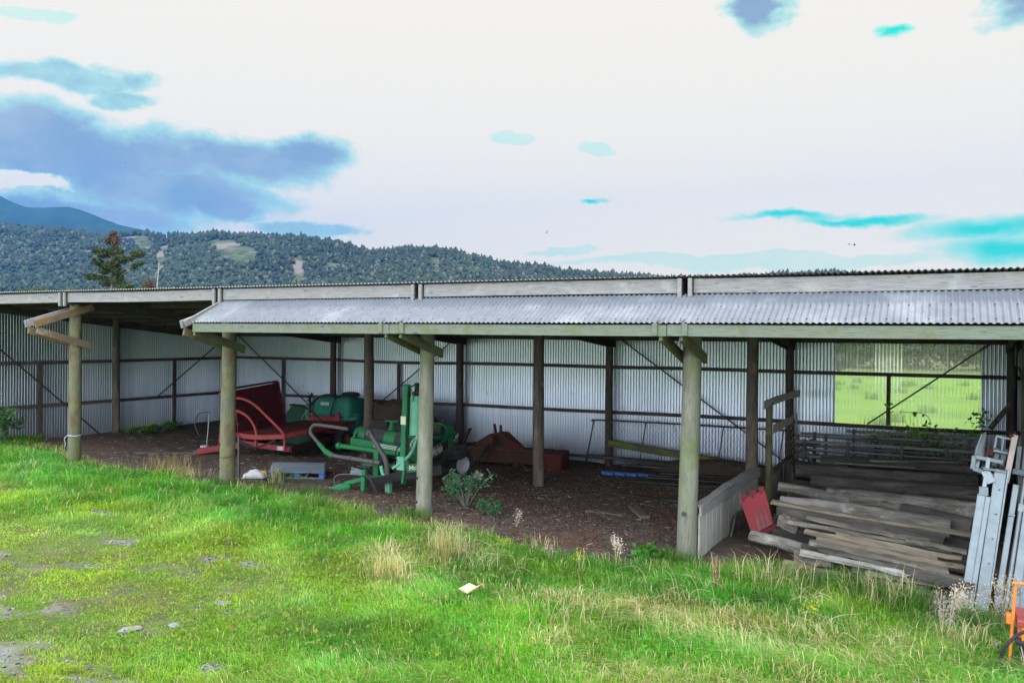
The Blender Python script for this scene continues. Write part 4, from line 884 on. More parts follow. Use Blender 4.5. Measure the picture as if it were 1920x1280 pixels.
for k in range(4): MB().beam((.55+.25*k, 6.85+.05*k, -.20), (.85+.27*k, 6.80+.05*k, -.205), .10, .06).build("block", P_BLUE, PB, bevel=.003)
MB().beam((.5, 6.98, -.165), (1.85, 7.1, -.165), .26, .02, seg=4, jit=.006).build("deck_board", W_OLD2, PB)
# blue pallet
P = thing("blue_pallet", (-4.65, 2.2, gz(-4.65, 2.2)), "faded blue wooden pallet lying flat at the front left of the green wrapper", "pallet")
pA, pB_ = V((-4.66, 1.30, 0)), V((-3.62, 1.78, 0)); pd = (pB_-pA).normalized(); pn = V((-pd.y, pd.x, 0)); pn = (V((-.63, .78, 0))).normalized(); zp = gz(-4.6, 1.8)
for k in range(7):
    a = pA+pn*(.07+k*.20); MB().beam(a+V((0, 0, zp+.145)), a+pd*1.16+V((0, 0, zp+.145)), .15, .02).build("deck_board", P_BLUEG, P, bevel=.003)
for k in range(3):
    for j in range(3):
        a = pA+pd*(.06+.52*j)+pn*(.07+.6*k); MB().beam(a+V((-.05, 0, zp+.085)), a+V((.06, 0.02, zp+.085)), .10, .09).build("block", P_BLUE, P, bevel=.003)
for k in range(3):
    a = pA+pn*(.07+.6*k); MB().beam(a+V((0, 0, zp+.02)), a+pd*1.16+V((0, 0, zp+.02)), .10, .022).build("bottom_board", P_BLUEG, P, bevel=.003)
    a = pA+pd*(.06+.52*k); MB().beam(a+V((0, 0, zp+.123)), a+pn*1.3+V((0, 0, zp+.123)), .09, .020).build("stringer", P_BLUE, P)
# feed bag
def crumple(name, base, dx, dy, h, mat, seed, n=14):
    u = np.linspace(-1, 1, n); A, B = np.meshgrid(u, u); e = np.clip(1-np.maximum(np.abs(A)**3, np.abs(B)**3), 0, 1)**.6
    Z = h*e*(.6+.8*fbm(A*1.6+3, B*1.6+3, 3, seed)); jx = (fbm(A*2, B*2, 2, seed+1)-.5)*.25; jy = (fbm(A*2, B*2, 2, seed+2)-.5)*.25
    X2 = (A+jx)*dx[0]+(B+jy)*dy[0]; Y2 = (A+jx)*dx[1]+(B+jy)*dy[1]
    i = np.arange(n*n).reshape(n, n); f = np.stack([i[:-1, :-1], i[:-1, 1:], i[1:, 1:], i[1:, :-1]], -1).reshape(-1, 4)
    o = npmesh(name, np.stack([X2, Y2, Z], -1).reshape(-1, 3), f.ravel(), np.arange(len(f))*4, mat, smooth=True); o.location = base; 
    md = o.modifiers.new("thickness", 'SOLIDIFY'); md.thickness = .006; return o
fb = crumple("feed_bag", (-4.72, .98, gz(-4.72, .98)+.005), (.20, .10), (-.05, .15), .15, P_WHITE, 4); tag(fb, "crumpled white feed bag with an orange edge beside the blue pallet", "bag")
ob = crumple("orange_print", (.06, .11, .05), (.12, .03), (-.02, .04), .07, P_ORANGEW, 5); ob.parent = fb
zc = gz(2.75, -3.2)+.10; b = MB(); b.plate([(2.62, -3.30, zc-.02), (2.76, -3.32, zc-.05), (2.82, -3.22, zc+.02), (2.70, -3.17, zc+.03)], .006); b.plate([(2.82, -3.22, zc+.02), (2.76, -3.32, zc-.05), (2.88, -3.14, zc+.05)], .006); b.plate([(2.62, -3.30, zc-.02), (2.70, -3.17, zc+.03), (2.60, -3.22, zc-.03)], .006); tag(b.build("cardboard_scrap", P_CARD), "torn piece of tan cardboard lying in the grass in front of the shed", "cardboard")
c_ = MB().box((-1.36, 4.25, gz(-1.4, 4.3)+.10), (.19, .05, .17), rz=.5, rx=-.5, ry=.5); co = c_.build("carton", P_WHITE, bevel=.004); tag(co, "small white carton with a red edge tipped on the floor right of the wrapper wheel", "carton")
MB().box((-1.44, 4.19, gz(-1.4, 4.3)+.15), (.035, .052, .172), rz=.5, rx=-.5, ry=.5).build("red_panel", P_REDB, co)
# timber block, red box and stake left of the second post
b = MB().box((-8.66, 3.32, gz(-8.6, 3.3)+.11), (.17, .16, .20), rz=.4); tag(b.build("concrete_block", W_PALE, bevel=.008), "small pale block on the ground left of the second front post", "block")
b = MB().box((-8.46, 3.5, gz(-8.4, 3.4)+.12), (.24, .13, .13), rz=.5); tag(b.build("red_metal_box", P_REDD, bevel=.008), "small dull red box section between the pale block and the second front post", "box")
board("thin grey stake lying on the soil left of the pale block", gb(-9.6, 2.0, .03), gb(-8.6, 3.2, .03), .07, .05, W_OLD, jit=.008, name="stake", cat="stake")
b = MB(); b.beam((-4.63, .42, .98), (-4.60, .40, .05), .035, .05); tag(b.build("leaning_bar", M_GALVD, bevel=.004), "narrow grey bar leaning upright behind the second front post", "bar")
# ------------------------------------------------------------------ red toothed plate by the partition
RP = thing("red_toothed_plate", (5.2, 1.3, gz(5.2, 1.3)), "bright red steel plate with pale pointed teeth leaning on the plank partition", "implement part")
a, b_, c_, d_ = V((4.98, 1.20, .52)), V((5.33, 1.30, .70)), V((5.50, 1.12, .22)), V((5.20, 1.02, .04))
MB().plate([a, b_, c_, d_], .03).build("plate", P_REDB, RP, bevel=.004)
n_ = (b_-a).cross(c_-b_).normalized(); n_ = n_ if n_.y < 0 else -n_
for k in range(3):
    t0, t1 = .30+.20*k, .50+.20*k; base0, base1 = lin(d_, c_, t0), lin(d_, c_, t1); tip = lin(lin(a, b_, (t0+t1)/2), lin(d_, c_, (t0+t1)/2), .40)
    MB().plate([base0+n_*.022, base1+n_*.022, tip+n_*.022], .012).build("tooth", P_TOOTH, RP)
for t in (.15, .5, .85):
    p_ = lin(a, b_, t); b = MB().box(p_+V((0, 0, .035)), (.09, .05, .07), rz=.3); b.lathe([(.012, 0), (.018, .01), (.018, .03)], p_+n_*.03-V((0, 0, .03)), n_, 8); b.build("hinge_lug", P_REDD, RP, bevel=.004)
MB().beam(d_+V((.0, -.03, -.02)), c_+V((0.05, -.03, -.02)), .05, .06).build("edge_bar", P_REDD, RP)

# ------------------------------------------------------------------ log and board pile in the right bay
def log(label, p0, p1, r0, r1, mat, flat=1., group="old posts and logs stacked in the right bay", wob=.02, lump=.06):
    o = MB().pole(p0, p1, r0, r1, 16, 14, wob, lump, flat).build("log", mat, smooth=True, ang=50); return tag(o, label, "log", group)
LG = "old posts and logs stacked in the right bay"
log("big pale split log on top of the pile behind the slanting tan board", (5.55, 1.35, .50), (7.85, 1.45, .36), .12, .19, W_LOG, .85, lump=.13)
log("end of a dark thick post just right of the big split grey log", (7.2, 1.9, .36), (8.14, 1.75, .30), .20, .20, W_LOGD)
log("long straight dark post lying across the pile behind the big split log", (6.05, 2.8, .38), (8.30, 2.85, .40), .155, .15, W_LOG, wob=.03, lump=.09)
log("grey log sloping down from the left end towards the long straight post", (5.30, 2.65, .53), (6.4, 2.75, .38), .10, .12, W_LOG, .8)
log("short rounded log end under the sloping log at the left", (5.5, 2.3, .22), (6.2, 2.4, .25), .13, .16, W_LOGD)
log("short pale log in the grass beside the red toothed plate", (5.30, .50, .15), (6.12, .28, .07), .10, .12, W_LOG, .8)
for k, (x0, y, z, x1, z1, r) in enumerate(((5.3, 3.6, .30, 7.9, .26, .14), (5.6, 4.4, .40, 8.4, .40, .15), (5.2, 5.2, .45, 8.3, .46, .15), (5.2, 3.2, .10, 8.4, .06, .16), (5.1, 5.9, .34, 8.4, .34, .16), (5.2, 4.8, .16, 8.4, .14, .17), (5.3, 4.0, .05, 8.4, .05, .17), (5.6, 5.6, .62, 8.4, .62, .10), (5.4, 2.2, .02, 8.3, .0, .15), (5.4, 1.7, .10, 8.2, .08, .14), (5.5, 1.1, .05, 8.1, -.02, .13))):
    nm = ("dark post behind the long straight post", "dark post resting high in the middle of the pile", "dark post near the yard panels", "post in the shadow under the long straight post", "low dark post in front of the yard panels", "dark post under the middle of the pile", "dark post on the ground in mid pile", "thin dark post on top at the back of the pile", "dark post below the big split log, rear one", "dark post below the big split log, middle one", "dark post below the big split log, front one")[k]
    log(nm, (x0, y, z), (x1, y+random.uniform(-.15, .2), z1), r, r*random.uniform(.85, 1.05), W_LOGD)
BG = "old boards stacked in front of the logs in the right bay"
BD = [("tan board slanting across the front of the big split log", (5.52, .72, .62), (8.16, .80, .40), .13, .035, W_TAN),
("dark wide board under the slanting tan board", (5.68, .62, .53), (7.75, .70, .33), .06, .15, W_OLD2),
("pale edged board lying on the dark blocks", (6.0, .52, .47), (7.6, .58, .30), .10, .03, W_OLD),
("grey board under the pale edged one, reaching farthest left", (5.80, .42, .42), (7.9, .45, .24), .12, .05, W_OLD),
("tan batten at the left in the middle of the stack", (6.10, .02, .39), (7.75, .05, .22), .06, .05, W_TAN),
("long tan batten reaching towards the galvanised steel", (6.3, -.08, .33), (8.02, -.05, .19), .07, .045, W_TAN),
("grey board with a sawn end below the long tan batten", (6.15, -.16, .29), (7.85, -.15, .14), .12, .04, W_OLD),
("wide dark board in the middle of the stack", (6.25, -.22, .24), (7.95, -.2, .08), .25, .035, W_OLD2),
("white flaking board near the bottom of the stack", (6.05, -.32, .20), (7.9, -.33, .0), .09, .05, W_FLAKE),
("mossy beam sticking out lowest at the front left", (5.86, -.40, .02), (7.7, -.55, -.14), .10, .09, W_POSTM),
("grey beam end facing left above the mossy beam", (6.02, -.20, .14), (6.45, -.28, .12), .16, .16, W_OLD),
("dark beam half sunk in grass at the bottom right of the stack", (6.7, -.5, -.02), (8.0, -.55, -.12), .14, .10, W_OLD2),
("bottom grey board near the galvanised steel", (7.0, -.62, -.10), (8.05, -.7, -.18), .2, .05, W_OLD),
("thin grey board on top at the right of the stack", (7.3, .35, .36), (8.1, .4, .27), .12, .04, W_OLD),
("dark board at the right below the thin grey board", (7.0, .25, .26), (8.05, .25, .16), .10, .06, W_OLD2),
("light brown board behind the tan batten", (6.5, .18, .36), (8.0, .2, .22), .09, .05, W_TAN),
("square brown block at the left of the stack", (5.68, .55, .42), (5.98, .50, .36), .14, .16, W_OLD)]
for l, p0, p1, w, h, mt_ in BD:
    p0 = V(p0)+V((random.uniform(-.06, .06), random.uniform(-.03, .03), random.uniform(-.012, .02))); p1 = V(p1)+V((random.uniform(-.10, .06), random.uniform(-.03, .03), random.uniform(-.025, .025)))
    board(l, p0, p1, w, h, mt_, seg=8, jit=.011, up=(0, random.uniform(-.35, .1), 1), group=BG, sag=random.uniform(-.008, .012))
for k in range(12):
    x = 5.7+random.random()*.4+k*.16; y = random.uniform(-.35, .5); z = .0+.12*random.random()+.1*(y > 0)
    o = MB().beam((x, y, z), (x+random.uniform(.5, 1.0), y+random.uniform(-.1, .1), z-.05), random.uniform(.06, .14), random.uniform(.04, .1), seg=3, jit=.006).build("offcut", random.choice([W_OLD2, W_OLD, W_LOGD]), bevel=.003)
    tag(o, "short dark board offcut wedged inside the board stack", "board offcut", "short offcuts wedged inside the board stack")
for k, (x0, x1, y, z, w) in enumerate(((5.9, 7.3, 5.2, .66, .2), (6.5, 8.1, 5.5, .70, .2), (5.5, 6.1, 5.3, .55, .25))):
    board(("long pale board lying on the back of the log pile", "grey board crossing the top of the log pile at a slant", "short pale board at the left back of the log pile")[k], (x0, y, z), (x1, y+(.5 if k == 1 else .1), z+(.03 if k else .0)), w, .03, W_OLD, group="pale boards on the back of the log pile")

# ------------------------------------------------------------------ stacked yard panels at the back of the right bay
YG = "dark steel yard panels stacked against the back of the right bay"
def panel(label, x0, x1, y, z0, zt, nr, lean, mat, posts):
    o = thing("yard_panel", ((x0+x1)/2, y, z0), label, "yard panel", YG)
    for j in range(nr):
        z = z0+(zt-z0)*(j+.3)/(nr-.7); MB().beam((x0, y+lean*j, z), (x1, y+lean*j, z+.015*math.sin(j)), .03, .035 if j % 2 else .06, seg=3, jit=.003).build("rail", mat, o, bevel=.004)
    for x in posts: MB().beam((x, y-.03, z0-.05), (x, y-.03+lean*nr, zt+.05), .06, .05, up=(0, 1, 0)).build("upright", M_DSTEEL, o, bevel=.003)
    return o
panel("frontmost yard panel, dark rails with bright worn edges", 4.95, 8.35, 6.55, -.1, .86, 7, .012, M_GALVD, (5.15, 6.0, 7.0, 7.8, 8.3))
panel("second yard panel, set slightly higher at the left", 4.90, 7.6, 6.75, -.05, .95, 6, .012, M_DSTEEL, (4.98, 5.55, 6.4, 7.4))
panel("third yard panel showing between the front rails", 5.0, 8.4, 6.95, -.1, .98, 7, .012, M_GALVD, (5.3, 6.5, 8.2))
panel("rearmost and tallest yard panel, its top rail by the vine", 5.9, 8.5, 7.20, -.1, 1.06, 7, .012, M_GALVD, (6.05, 7.1, 8.4))
b = MB()
for k in range(70):
    x = random.uniform(4.95, 5.35); z = random.uniform(.1, .95); y = random.uniform(6.4, 7.1); b.tube([(x, y, z), (x+random.uniform(-.15, .2), y+random.uniform(-.1, .1), z+random.uniform(-.12, .12))], random.uniform(.01, .022), 6)
tag(b.build("chain_and_pin_tangle", M_DSTEEL), "dark tangle of chains and pins hanging at the left end of the yard panels", "chains")

# ------------------------------------------------------------------ galvanised steel frames leaning upright at the right
GG = "galvanised steel members leaning at the right end of the log pile"
def channel(mb, p0, p1, w, h, t=.006, up=(0, -1, 0), open_=1):
    """C section"""
    p0, p1 = V(p0), V(p1); d = (p1-p0).normalized(); s = d.cross(V(up)).normalized(); u = s.cross(d)
    mb.beam(p0, p1, w, t, up=u); mb.beam(p0+s*w/2-u*h/2, p1+s*w/2-u*h/2, t, h, up=u); mb.beam(p0-s*w/2-u*h/2, p1-s*w/2-u*h/2, t, h, up=u); return mb
A = thing("steel_channel_frame", (8.17, -.3, gz(8.17, -.3)), "widest pale galvanised steel frame, leaning leftmost with twin channels", "steel frame", GG)
b = MB(); channel(b, (8.01, -.36, -.26), (8.195, -.12, 1.12), .085, .05); b.build("channel", M_GALV, A, bevel=.002)
b = MB(); channel(b, (8.08, -.37, -.26), (8.265, -.14, 1.10), .05, .05); b.build("channel", M_GALV, A, bevel=.002)
b = MB(); b.beam((8.185, -.35, -.27), (8.40, .0, 1.42), .13, .02, up=(.2, -1, .2)); b.beam((8.255, -.30, -.27), (8.475, .03, 1.42), .02, .09, up=(.2, -1, .2)); b.build("wide_plate", M_GALV, A, bevel=.003)
b = MB(); b.box((8.215, -.1, 1.16), (.10, .08, .10)); b.beam((8.22, -.1, 1.2), (8.27, .05, 1.55), .045, .04, up=(0, 1, 0)); b.build("clamp", M_GALV, A, bevel=.003)
b = MB(); b.beam((8.20, -.02, 1.43), (8.46, .02, 1.40), .12, .02); b.beam((8.23, -.03, 1.40), (8.30, -.08, 1.26), .02, .10, up=(1, 0, 0)); b.build("head_plate", M_GALV, A, bevel=.003)
for k in range(5):
    p = lin((8.19, -.36, -.15), (8.37, -.02, 1.3), .12+.2*k)+V((.03, -.018, 0)); MB().lathe([(.009, 0), (.009, .006)], p, (0, -1, 0), 8).build("bolt", M_DSTEEL, A)
B2 = thing("cattle_bail_head", (8.4, .5, gz(8.4, .5)), "galvanised cattle head bail with a scooped side plate, standing over the steel frames", "cattle bail")
b = MB(); b.plate([(8.10, .42, 1.36), (8.14, .42, 1.62), (8.20, .45, 1.80), (8.255, .5, 1.83), (8.24, .5, 1.66), (8.19, .45, 1.50), (8.17, .42, 1.36)], .02); b.build("side_plate", M_GALV, B2, bevel=.004)
b = MB(); b.plate([(8.145, .40, 1.54), (8.20, .55, 1.74), (8.26, .62, 1.76), (8.22, .44, 1.52)], .012); b.build("scoop", M_GALV, B2)
b = MB(); b.beam((8.13, .36, 1.52), (8.44, .36, 1.47), .04, .05); b.beam((8.11, .36, 1.37), (8.36, .36, 1.28), .05, .05); b.beam((8.12, .36, 1.53), (8.10, .36, 1.36), .05, .04, up=(0, 1, 0)); b.build("lower_frame", M_GALV, B2, bevel=.004)
b = MB(); b.beam((8.37, .55, 1.78), (8.54, .55, 1.75), .025, .03); b.beam((8.375, .55, 1.78), (8.345, .55, 1.56), .025, .02, up=(0, 1, 0)); b.beam((8.455, .55, 1.77), (8.43, .55, 1.56), .02, .02, up=(0, 1, 0)); b.beam((8.34, .5, 1.60), (8.52, .5, 1.57), .03, .03); b.build("latch_frame", M_GALV, B2, bevel=.003)
for x in (8.35, 8.43): MB().beam((x, .42, 1.42), (x+.05, .62, 1.60), .055, .05, up=(0, -.7, .7)).build("slide_bar", M_GALV, B2, bevel=.004)
b = MB()
for k in range(4): b.beam((8.16+.05*k, .5, 1.50+.03*(k % 2)), (8.19+.05*k, .52, 1.63), .04, .03, up=(0, 1, 0))
b.build("rusty_fittings", P_RUST, B2, bevel=.004)
b = MB(); b.beam((8.47, .30, 1.22), (8.575, .42, 1.82), .065, .065, up=(0, -1, 0)); hp = b.build("rusty_upright", mat_galv("rust_stained_steel", (.40,.32,.29), .6, .3, (.35,.17,.09), .8, False), B2, bevel=.004)
b = MB()
for k in range(7): b.lathe([(.012, 0), (.008, .04)], (8.55+random.uniform(-.03, .05), .40, 1.81+random.uniform(-.02, .02)), (random.uniform(-1, 1), -.3, random.uniform(0, 1)), 7)
b.build("nuts", P_RUST, B2)
b = MB(); b.beam((8.30, .42, -.26), (8.50, .42, 1.4), .05, .06, up=(0, -1, 0)); b.beam((8.2, .5, -.2), (8.25, .5, 1.40), .05, .05, up=(0, -1, 0)); b.build("leg", M_GALVD, B2, bevel=.003)
SM = [("square galvanised post with a collar, second from the left", (8.37, -.15, -.24), (8.58, .22, 1.22), .06), ("round galvanised pipe with a sleeve, middle of the three slim members", (8.46, -.12, -.24), (8.68, .25, 1.30), .05), ("flat galvanised rail with bolt holes, rightmost in the picture", (8.55, -.1, -.24), (8.77, .25, 1.42), .09), ("galvanised rail mostly beyond the picture edge", (8.63, -.05, -.24), (8.78, .3, 1.42), .09), ("outer galvanised rail beyond the picture edge", (8.76, -.0, -.24), (8.88, .35, 1.42), .09)]
for k, (l, p0, p1, w) in enumerate(SM):
    o = thing("steel_member", (p0[0], p0[1], p0[2]), l, "steel member", GG)
    if k == 1: MB().tube([p0, p1], .026, 12).build("pipe", M_GALV, o, smooth=True)
    else: b = MB(); channel(b, p0, p1, w, .045); b.build("section", M_GALV, o, bevel=.002)
    c0, c1 = lin(p0, p1, .74), lin(p0, p1, .80 if k else .755); MB().beam(c0, c1, w*1.25, .06, up=(0, -1, 0)).build("collar", M_GALV, o, bevel=.003)
    if k in (0, 2): MB().box(lin(p0, p1, .13), (.08, .06, .09), ry=.12).build("bracket", M_GALV, o, bevel=.003)
X_ = thing("bail_side_gate", (8.8, .75, .9), "galvanised side gate with flat bars behind the leaning members, at the picture edge", "steel gate", GG)
for k in range(5): MB().beam((8.62+.075*k, .78, 1.30), (8.66+.075*k, .95, 1.62), .05, .03, up=(0, -1, .3)).build("bar", M_GALV, X_, bevel=.003)
MB().beam((8.57, .72, 1.32), (9.05, .72, 1.26), .04, .07).build("bottom_rail", M_GALV, X_, bevel=.003)
for k in range(2): MB().beam((8.64+.3*k, .8, -.3), (8.66+.3*k, .78, 1.28), .05, .05, up=(0, -1, 0)).build("leg", M_GALVD, X_, bevel=.003)

# ------------------------------------------------------------------ orange machine at the lower right corner
O = thing("orange_machine", (8.75, -2.2, gz(8.75, -2.2)), "orange machine with tubular guard and black hose in the lower right corner", "machine")
MB().beam((8.375, -2.3, -.38), (8.425, -2.3, .585), .028, .028, up=(0, -1, 0)).build("guard_post", P_ORANGE, O, bevel=.004)
MB().tube([(8.425, -2.3, .57), (8.435, -2.3, .60), (8.46, -2.3, .612), (9.2, -2.25, .63)], .016, 8, 3).build("guard_bar", P_ORANGE, O, smooth=True)
MB().beam((9.2, -2.25, -.35), (9.2, -2.25, .62), .03, .03, up=(0, -1, 0)).build("guard_post", P_ORANGE, O, bevel=.004)
MB().box((8.39, -2.26, .245), (.075, .09, .10)).build("corner_bracket", P_ORANGE, O, bevel=.006)
b = MB(); b.box((8.80, -2.15, .24), (.72, .5, .06)); b.build("deck", P_RED, O, bevel=.006)
b = MB()
for k in range(8): b.box((8.49+.09*k, -2.38, .15), (.022, .03, .14))
b.box((8.8, -2.30, .15), (.70, .04, .13)); b.build("grille", P_ORANGE, O, bevel=.003)
MB().box((8.82, -2.2, .06), (.78, .5, .04)).build("base_frame", P_BLACK, O, bevel=.004)
MB().box((8.90, -2.1, -.14), (.82, .45, .40)).build("engine_housing", P_RUST, O, bevel=.02)
MB().tube([(8.62, -2.45, .24), (8.46, -2.5, .18), (8.345, -2.52, .05), (8.295, -2.52, -.10), (8.30, -2.5, -.24), (8.36, -2.5, -.36), (8.5, -2.48, -.42)], .017, 10, 8).build("hose", P_BLACK, O, smooth=True)
MB().tube([(8.38, -2.4, -.40), (8.42, -2.42, -.24), (8.5, -2.42, -.17), (8.65, -2.4, -.14)], .017, 10, 6).build("hose", P_BLACK, O, smooth=True)
MB().tube([(8.47, -2.40, .05), (8.52, -2.38, -.2)], .006, 6).build("stay_wire", P_WHITE, O)
# ------------------------------------------------------------------ litter on the shed floor
def scatter_faces(name, xy, lift, size, aspect, mat, cols, flatness=.25, kind='stuff'):
    n = len(xy); a = rng.uniform(0, 6.283, n); L = size*rng.uniform(.4, 1.6, n); w = L*aspect*rng.uniform(.5, 1.5, n)
    d = np.stack([np.cos(a), np.sin(a), rng.normal(0, flatness, n)], -1)*L[:, None]/2
    s = np.stack([-np.sin(a), np.cos(a), rng.normal(0, flatness, n)], -1)*w[:, None]/2
    c = np.stack([xy[:, 0], xy[:, 1], ground_z(xy[:, 0], xy[:, 1])+lift*rng.uniform(.2, 1, n)], -1)
    t = np.array([0, 0, .006])
    vs = np.stack([c-d-s, c+d*.8-s*.7, c+d+s, c-d*.9+s*.8, c-d-s+t, c+d*.8-s*.7+t, c+d+s+t, c-d*.9+s*.8+t], 1).reshape(-1, 3)
    b = (np.arange(n)*8)[:, None]; tmpl = np.array([4, 5, 6, 7, 0, 1, 5, 4, 1, 2, 6, 5, 2, 3, 7, 6, 3, 0, 4, 7])
    f = (b+tmpl).ravel(); col = np.repeat(cols, 8, 0)
    o = npmesh(name, vs, f, np.arange(n*5)*4, mat, col)
    return tag(o, kind=kind) if kind else o
m = MT("chip_litter"); a_ = m.n('ShaderNodeAttribute'); a_.attribute_name = "blade"; M_CHIP = m.done(m.bsdf(a_.outputs['Color'], .9, 0, spec=.2))
N = 19000; x = rng.uniform(-13, 4.6, N*2); y = rng.uniform(-1, 8.5, N*2)
wgt = np.clip((x+4)/4, .12, 1)*np.clip(1.2-(y/7), .15, 1); k = (rng.random(N*2) < wgt) & (y > edge_y(x)-.5); x, y = x[k], y[k]
pal = .9*np.array([(.10, .06, .045), (.16, .10, .075), (.06, .042, .035), (.20, .12, .08), (.24, .20, .17), (.13, .055, .035)])
cc_ = pal[rng.choice(6, len(x), p=[.3, .22, .22, .1, .06, .1])]
o = scatter_faces("bark_litter", np.stack([x, y], -1), .015, .045, .35, M_CHIP, cc_)
tag(o, "reddish brown bark chips and litter covering the shed floor")
N = 900; x = rng.uniform(-13, 8.8, N); y = rng.uniform(-.5, 8.5, N)
o = scatter_faces("straw_litter", np.stack([x, y], -1), .012, .10, .07, M_CHIP, np.tile([(.36, .32, .26)], (N, 1))*rng.uniform(.5, 1.2, (N, 1)), .1)
tag(o, "scattered pale twigs and straw on the shed floor")
# gravel stones on the bare patches
N = 3500; bi = rng.integers(0, len(BARE), N); B_ = np.array(BARE); x = B_[bi, 0]+rng.normal(0, .8, N)*B_[bi, 2]; y = B_[bi, 1]+rng.normal(0, .8, N)*B_[bi, 3]
k = bare(x, y) > .35; x, y = x[k], y[k]
o = scatter_faces("gravel", np.stack([x, y], -1), .012, .028, .8, M_CHIP, np.tile([(.19, .19, .185)], (len(x), 1))*rng.uniform(.5, 1.25, (len(x), 1)), .35)
tag(o, "grey gravel showing through the worn grass at the lower left")
for k, (px, py, s_) in enumerate(((.57, -5.02, .075), (.36, -6.08, .085), (.62, -5.75, .06), (-1.3, -3.1, .05))):
    bm = bmesh.new(); bmesh.ops.create_icosphere(bm, subdivisions=2, radius=1)
    for v in bm.verts: v.co = V((v.co.x*s_*1.5, v.co.y*s_, v.co.z*s_*.32))*(1+random.uniform(-.14, .14))
    me = bpy.data.meshes.new("stone"); bm.to_mesh(me); bm.free(); me.materials.append(P_STONE)
    o = bpy.data.objects.new("stone", me); SC.collection.objects.link(o); o.location = (px, py, gz(px, py)+.015); o.rotation_euler = (0, 0, k*1.3)
    tag(o, ("pale flat stone furthest right in the worn patch of lawn", "largest grey stone in the worn grass at lower left", "small grey stone right of the largest stone", "little stone on the bare earth patch nearest the shed")[k], "stone", "stones in the worn lawn")

# ------------------------------------------------------------------ grass blades
def blades(name, P, H, Wd, A, lean, C0, mat=L_GRASS, label=None, curl=.5):
    n = len(P); d = np.stack([np.cos(A), np.sin(A)], -1); s = np.stack([-d[:, 1], d[:, 0], np.zeros(n)], -1)*(Wd/2)[:, None]
    up = np.array([0, 0, 1.]); dl = np.concatenate([d, np.zeros((n, 1))], 1)
    mid = P+up*(H*.62)[:, None]+dl*(H*lean*.30)[:, None]; tip = P+up*(H*(1-.35*lean))[:, None]+dl*(H*lean*(.75+curl*.4))[:, None]
    v = np.stack([P-s, P+s, mid+s*.75, mid-s*.75, tip], 1).reshape(-1, 3)
    b = (np.arange(n)*5)[:, None]; f = (b+np.array([0, 1, 2, 3, 3, 2, 4])).ravel()
    st = np.stack([np.arange(n)*7, np.arange(n)*7+4], -1).ravel()
    col = np.repeat(C0, 5, 0); o = npmesh(name, v, f, st, mat, col); return tag(o, label, None, None, 'stuff')
def sample(n, y1=3.2):
    """points denser near the camera"""
    out = []
    while sum(len(a) for a in out) < n:
        th = rng.uniform(R(-62), R(8), n); r = 3.6+rng.random(n)**1.15*22
        x = CAM.x+np.sin(th)*r; y = CAM.y+np.cos(th)*r
        k = (y < y1) & (y > -8.5) & (x > -17) & (x < 11.5)
        x, y = x[k], y[k]; a = grass_amt(x, y); kk = rng.random(len(x)) < np.clip(a, .0, 1); out.append(np.stack([x[kk], y[kk]], -1))
    return np.concatenate(out)[:n]
def straw_amt(x, y):
    a = fbm(x*.75+3, y*1.3+7, 4, 77)
    right = np.clip((x-3.4)/2.5, 0, 1)*np.clip((-1.6-y)/1.0, 0, 1)
    m = np.exp(-(((x-1.75)/.55)**2+((y+2.2)/.45)**2))+np.exp(-(((x-1.5)/.5)**2+((y+3.2)/.3)**2))+.8*np.exp(-(((x-3.9)/.9)**2+((y+3.0)/.35)**2))+.9*np.exp(-(((x-5.2)/.7)**2+((y+2.6)/.3)**2))
    edge = np.clip(1-np.abs(y-edge_y(x)+.05)/.45, 0, 1)*.55
    return np.clip(m+right*.55*np.clip(a*2.2-.6, 0, 1.3)+edge, 0, 1)
N = 400000; S2 = sample(N); x, y = S2[:, 0], S2[:, 1]; dist = np.hypot(x-CAM.x, y-CAM.y)
lush = np.clip((fbm(x*.6, y*.6, 4, 41)-.5)*1.7+.5, 0, 1); wear = np.clip((-1.6-y)/2.6, 0, 1)*np.clip((3.2-x)/3.0, 0, 1)       # worn short lawn at lower left
cl = fbm(x*2.6, y*2.6, 3, 43)
H = (.07+.15*lush+.12*np.clip(cl-.4, 0, 1))*(1-.74*wear)*rng.uniform(.5, 1.35, N)*1.05; H *= 1-.6*np.clip(bare(x, y)*2, 0, 1)
yel = np.clip(.12+.62*wear+1.3*(fbm(x*.9+9, y*1.1, 4, 51)-.45)+rng.normal(0, .10, N), 0, 1)[:, None]
st_ = straw_amt(x, y); dry = (rng.random(N) < .045+.62*st_*np.clip(cl*1.6, 0.1, 1.))[:, None]
g1 = np.array([.098, .35, .038]); g2 = np.array([.34, .42, .052]); br = rng.uniform(.55, 1.3, (N, 1))*(.62+.8*fbm(x*2.2, y*2.2, 3, 57))[:, None]
C0 = (g1*(1-yel)+g2*yel)*br*(.75+.5*vnoise(x*1.7, y*1.7, 61))[:, None]
C0 = np.where(dry, np.array([.52, .45, .24])*rng.uniform(.55, 1.25, (N, 1)), C0)
H = np.where(dry[:, 0], H*1.25, H)
P3 = np.stack([x, y, ground_z(x, y)-.01], -1)
flow = fbm(x*.9, y*.9, 2, 71)*9
A = np.where(rng.random(N) < .5, flow, rng.uniform(0, 6.283, N))
blades("grass", P3, H, (.0032+.00042*dist)*rng.uniform(.7, 1.4, N), A, np.clip(.65+.3*rng.normal(0, 1, N)+.25*lush, .15, 1.4), C0, label="bright green grass growing up to the shed")
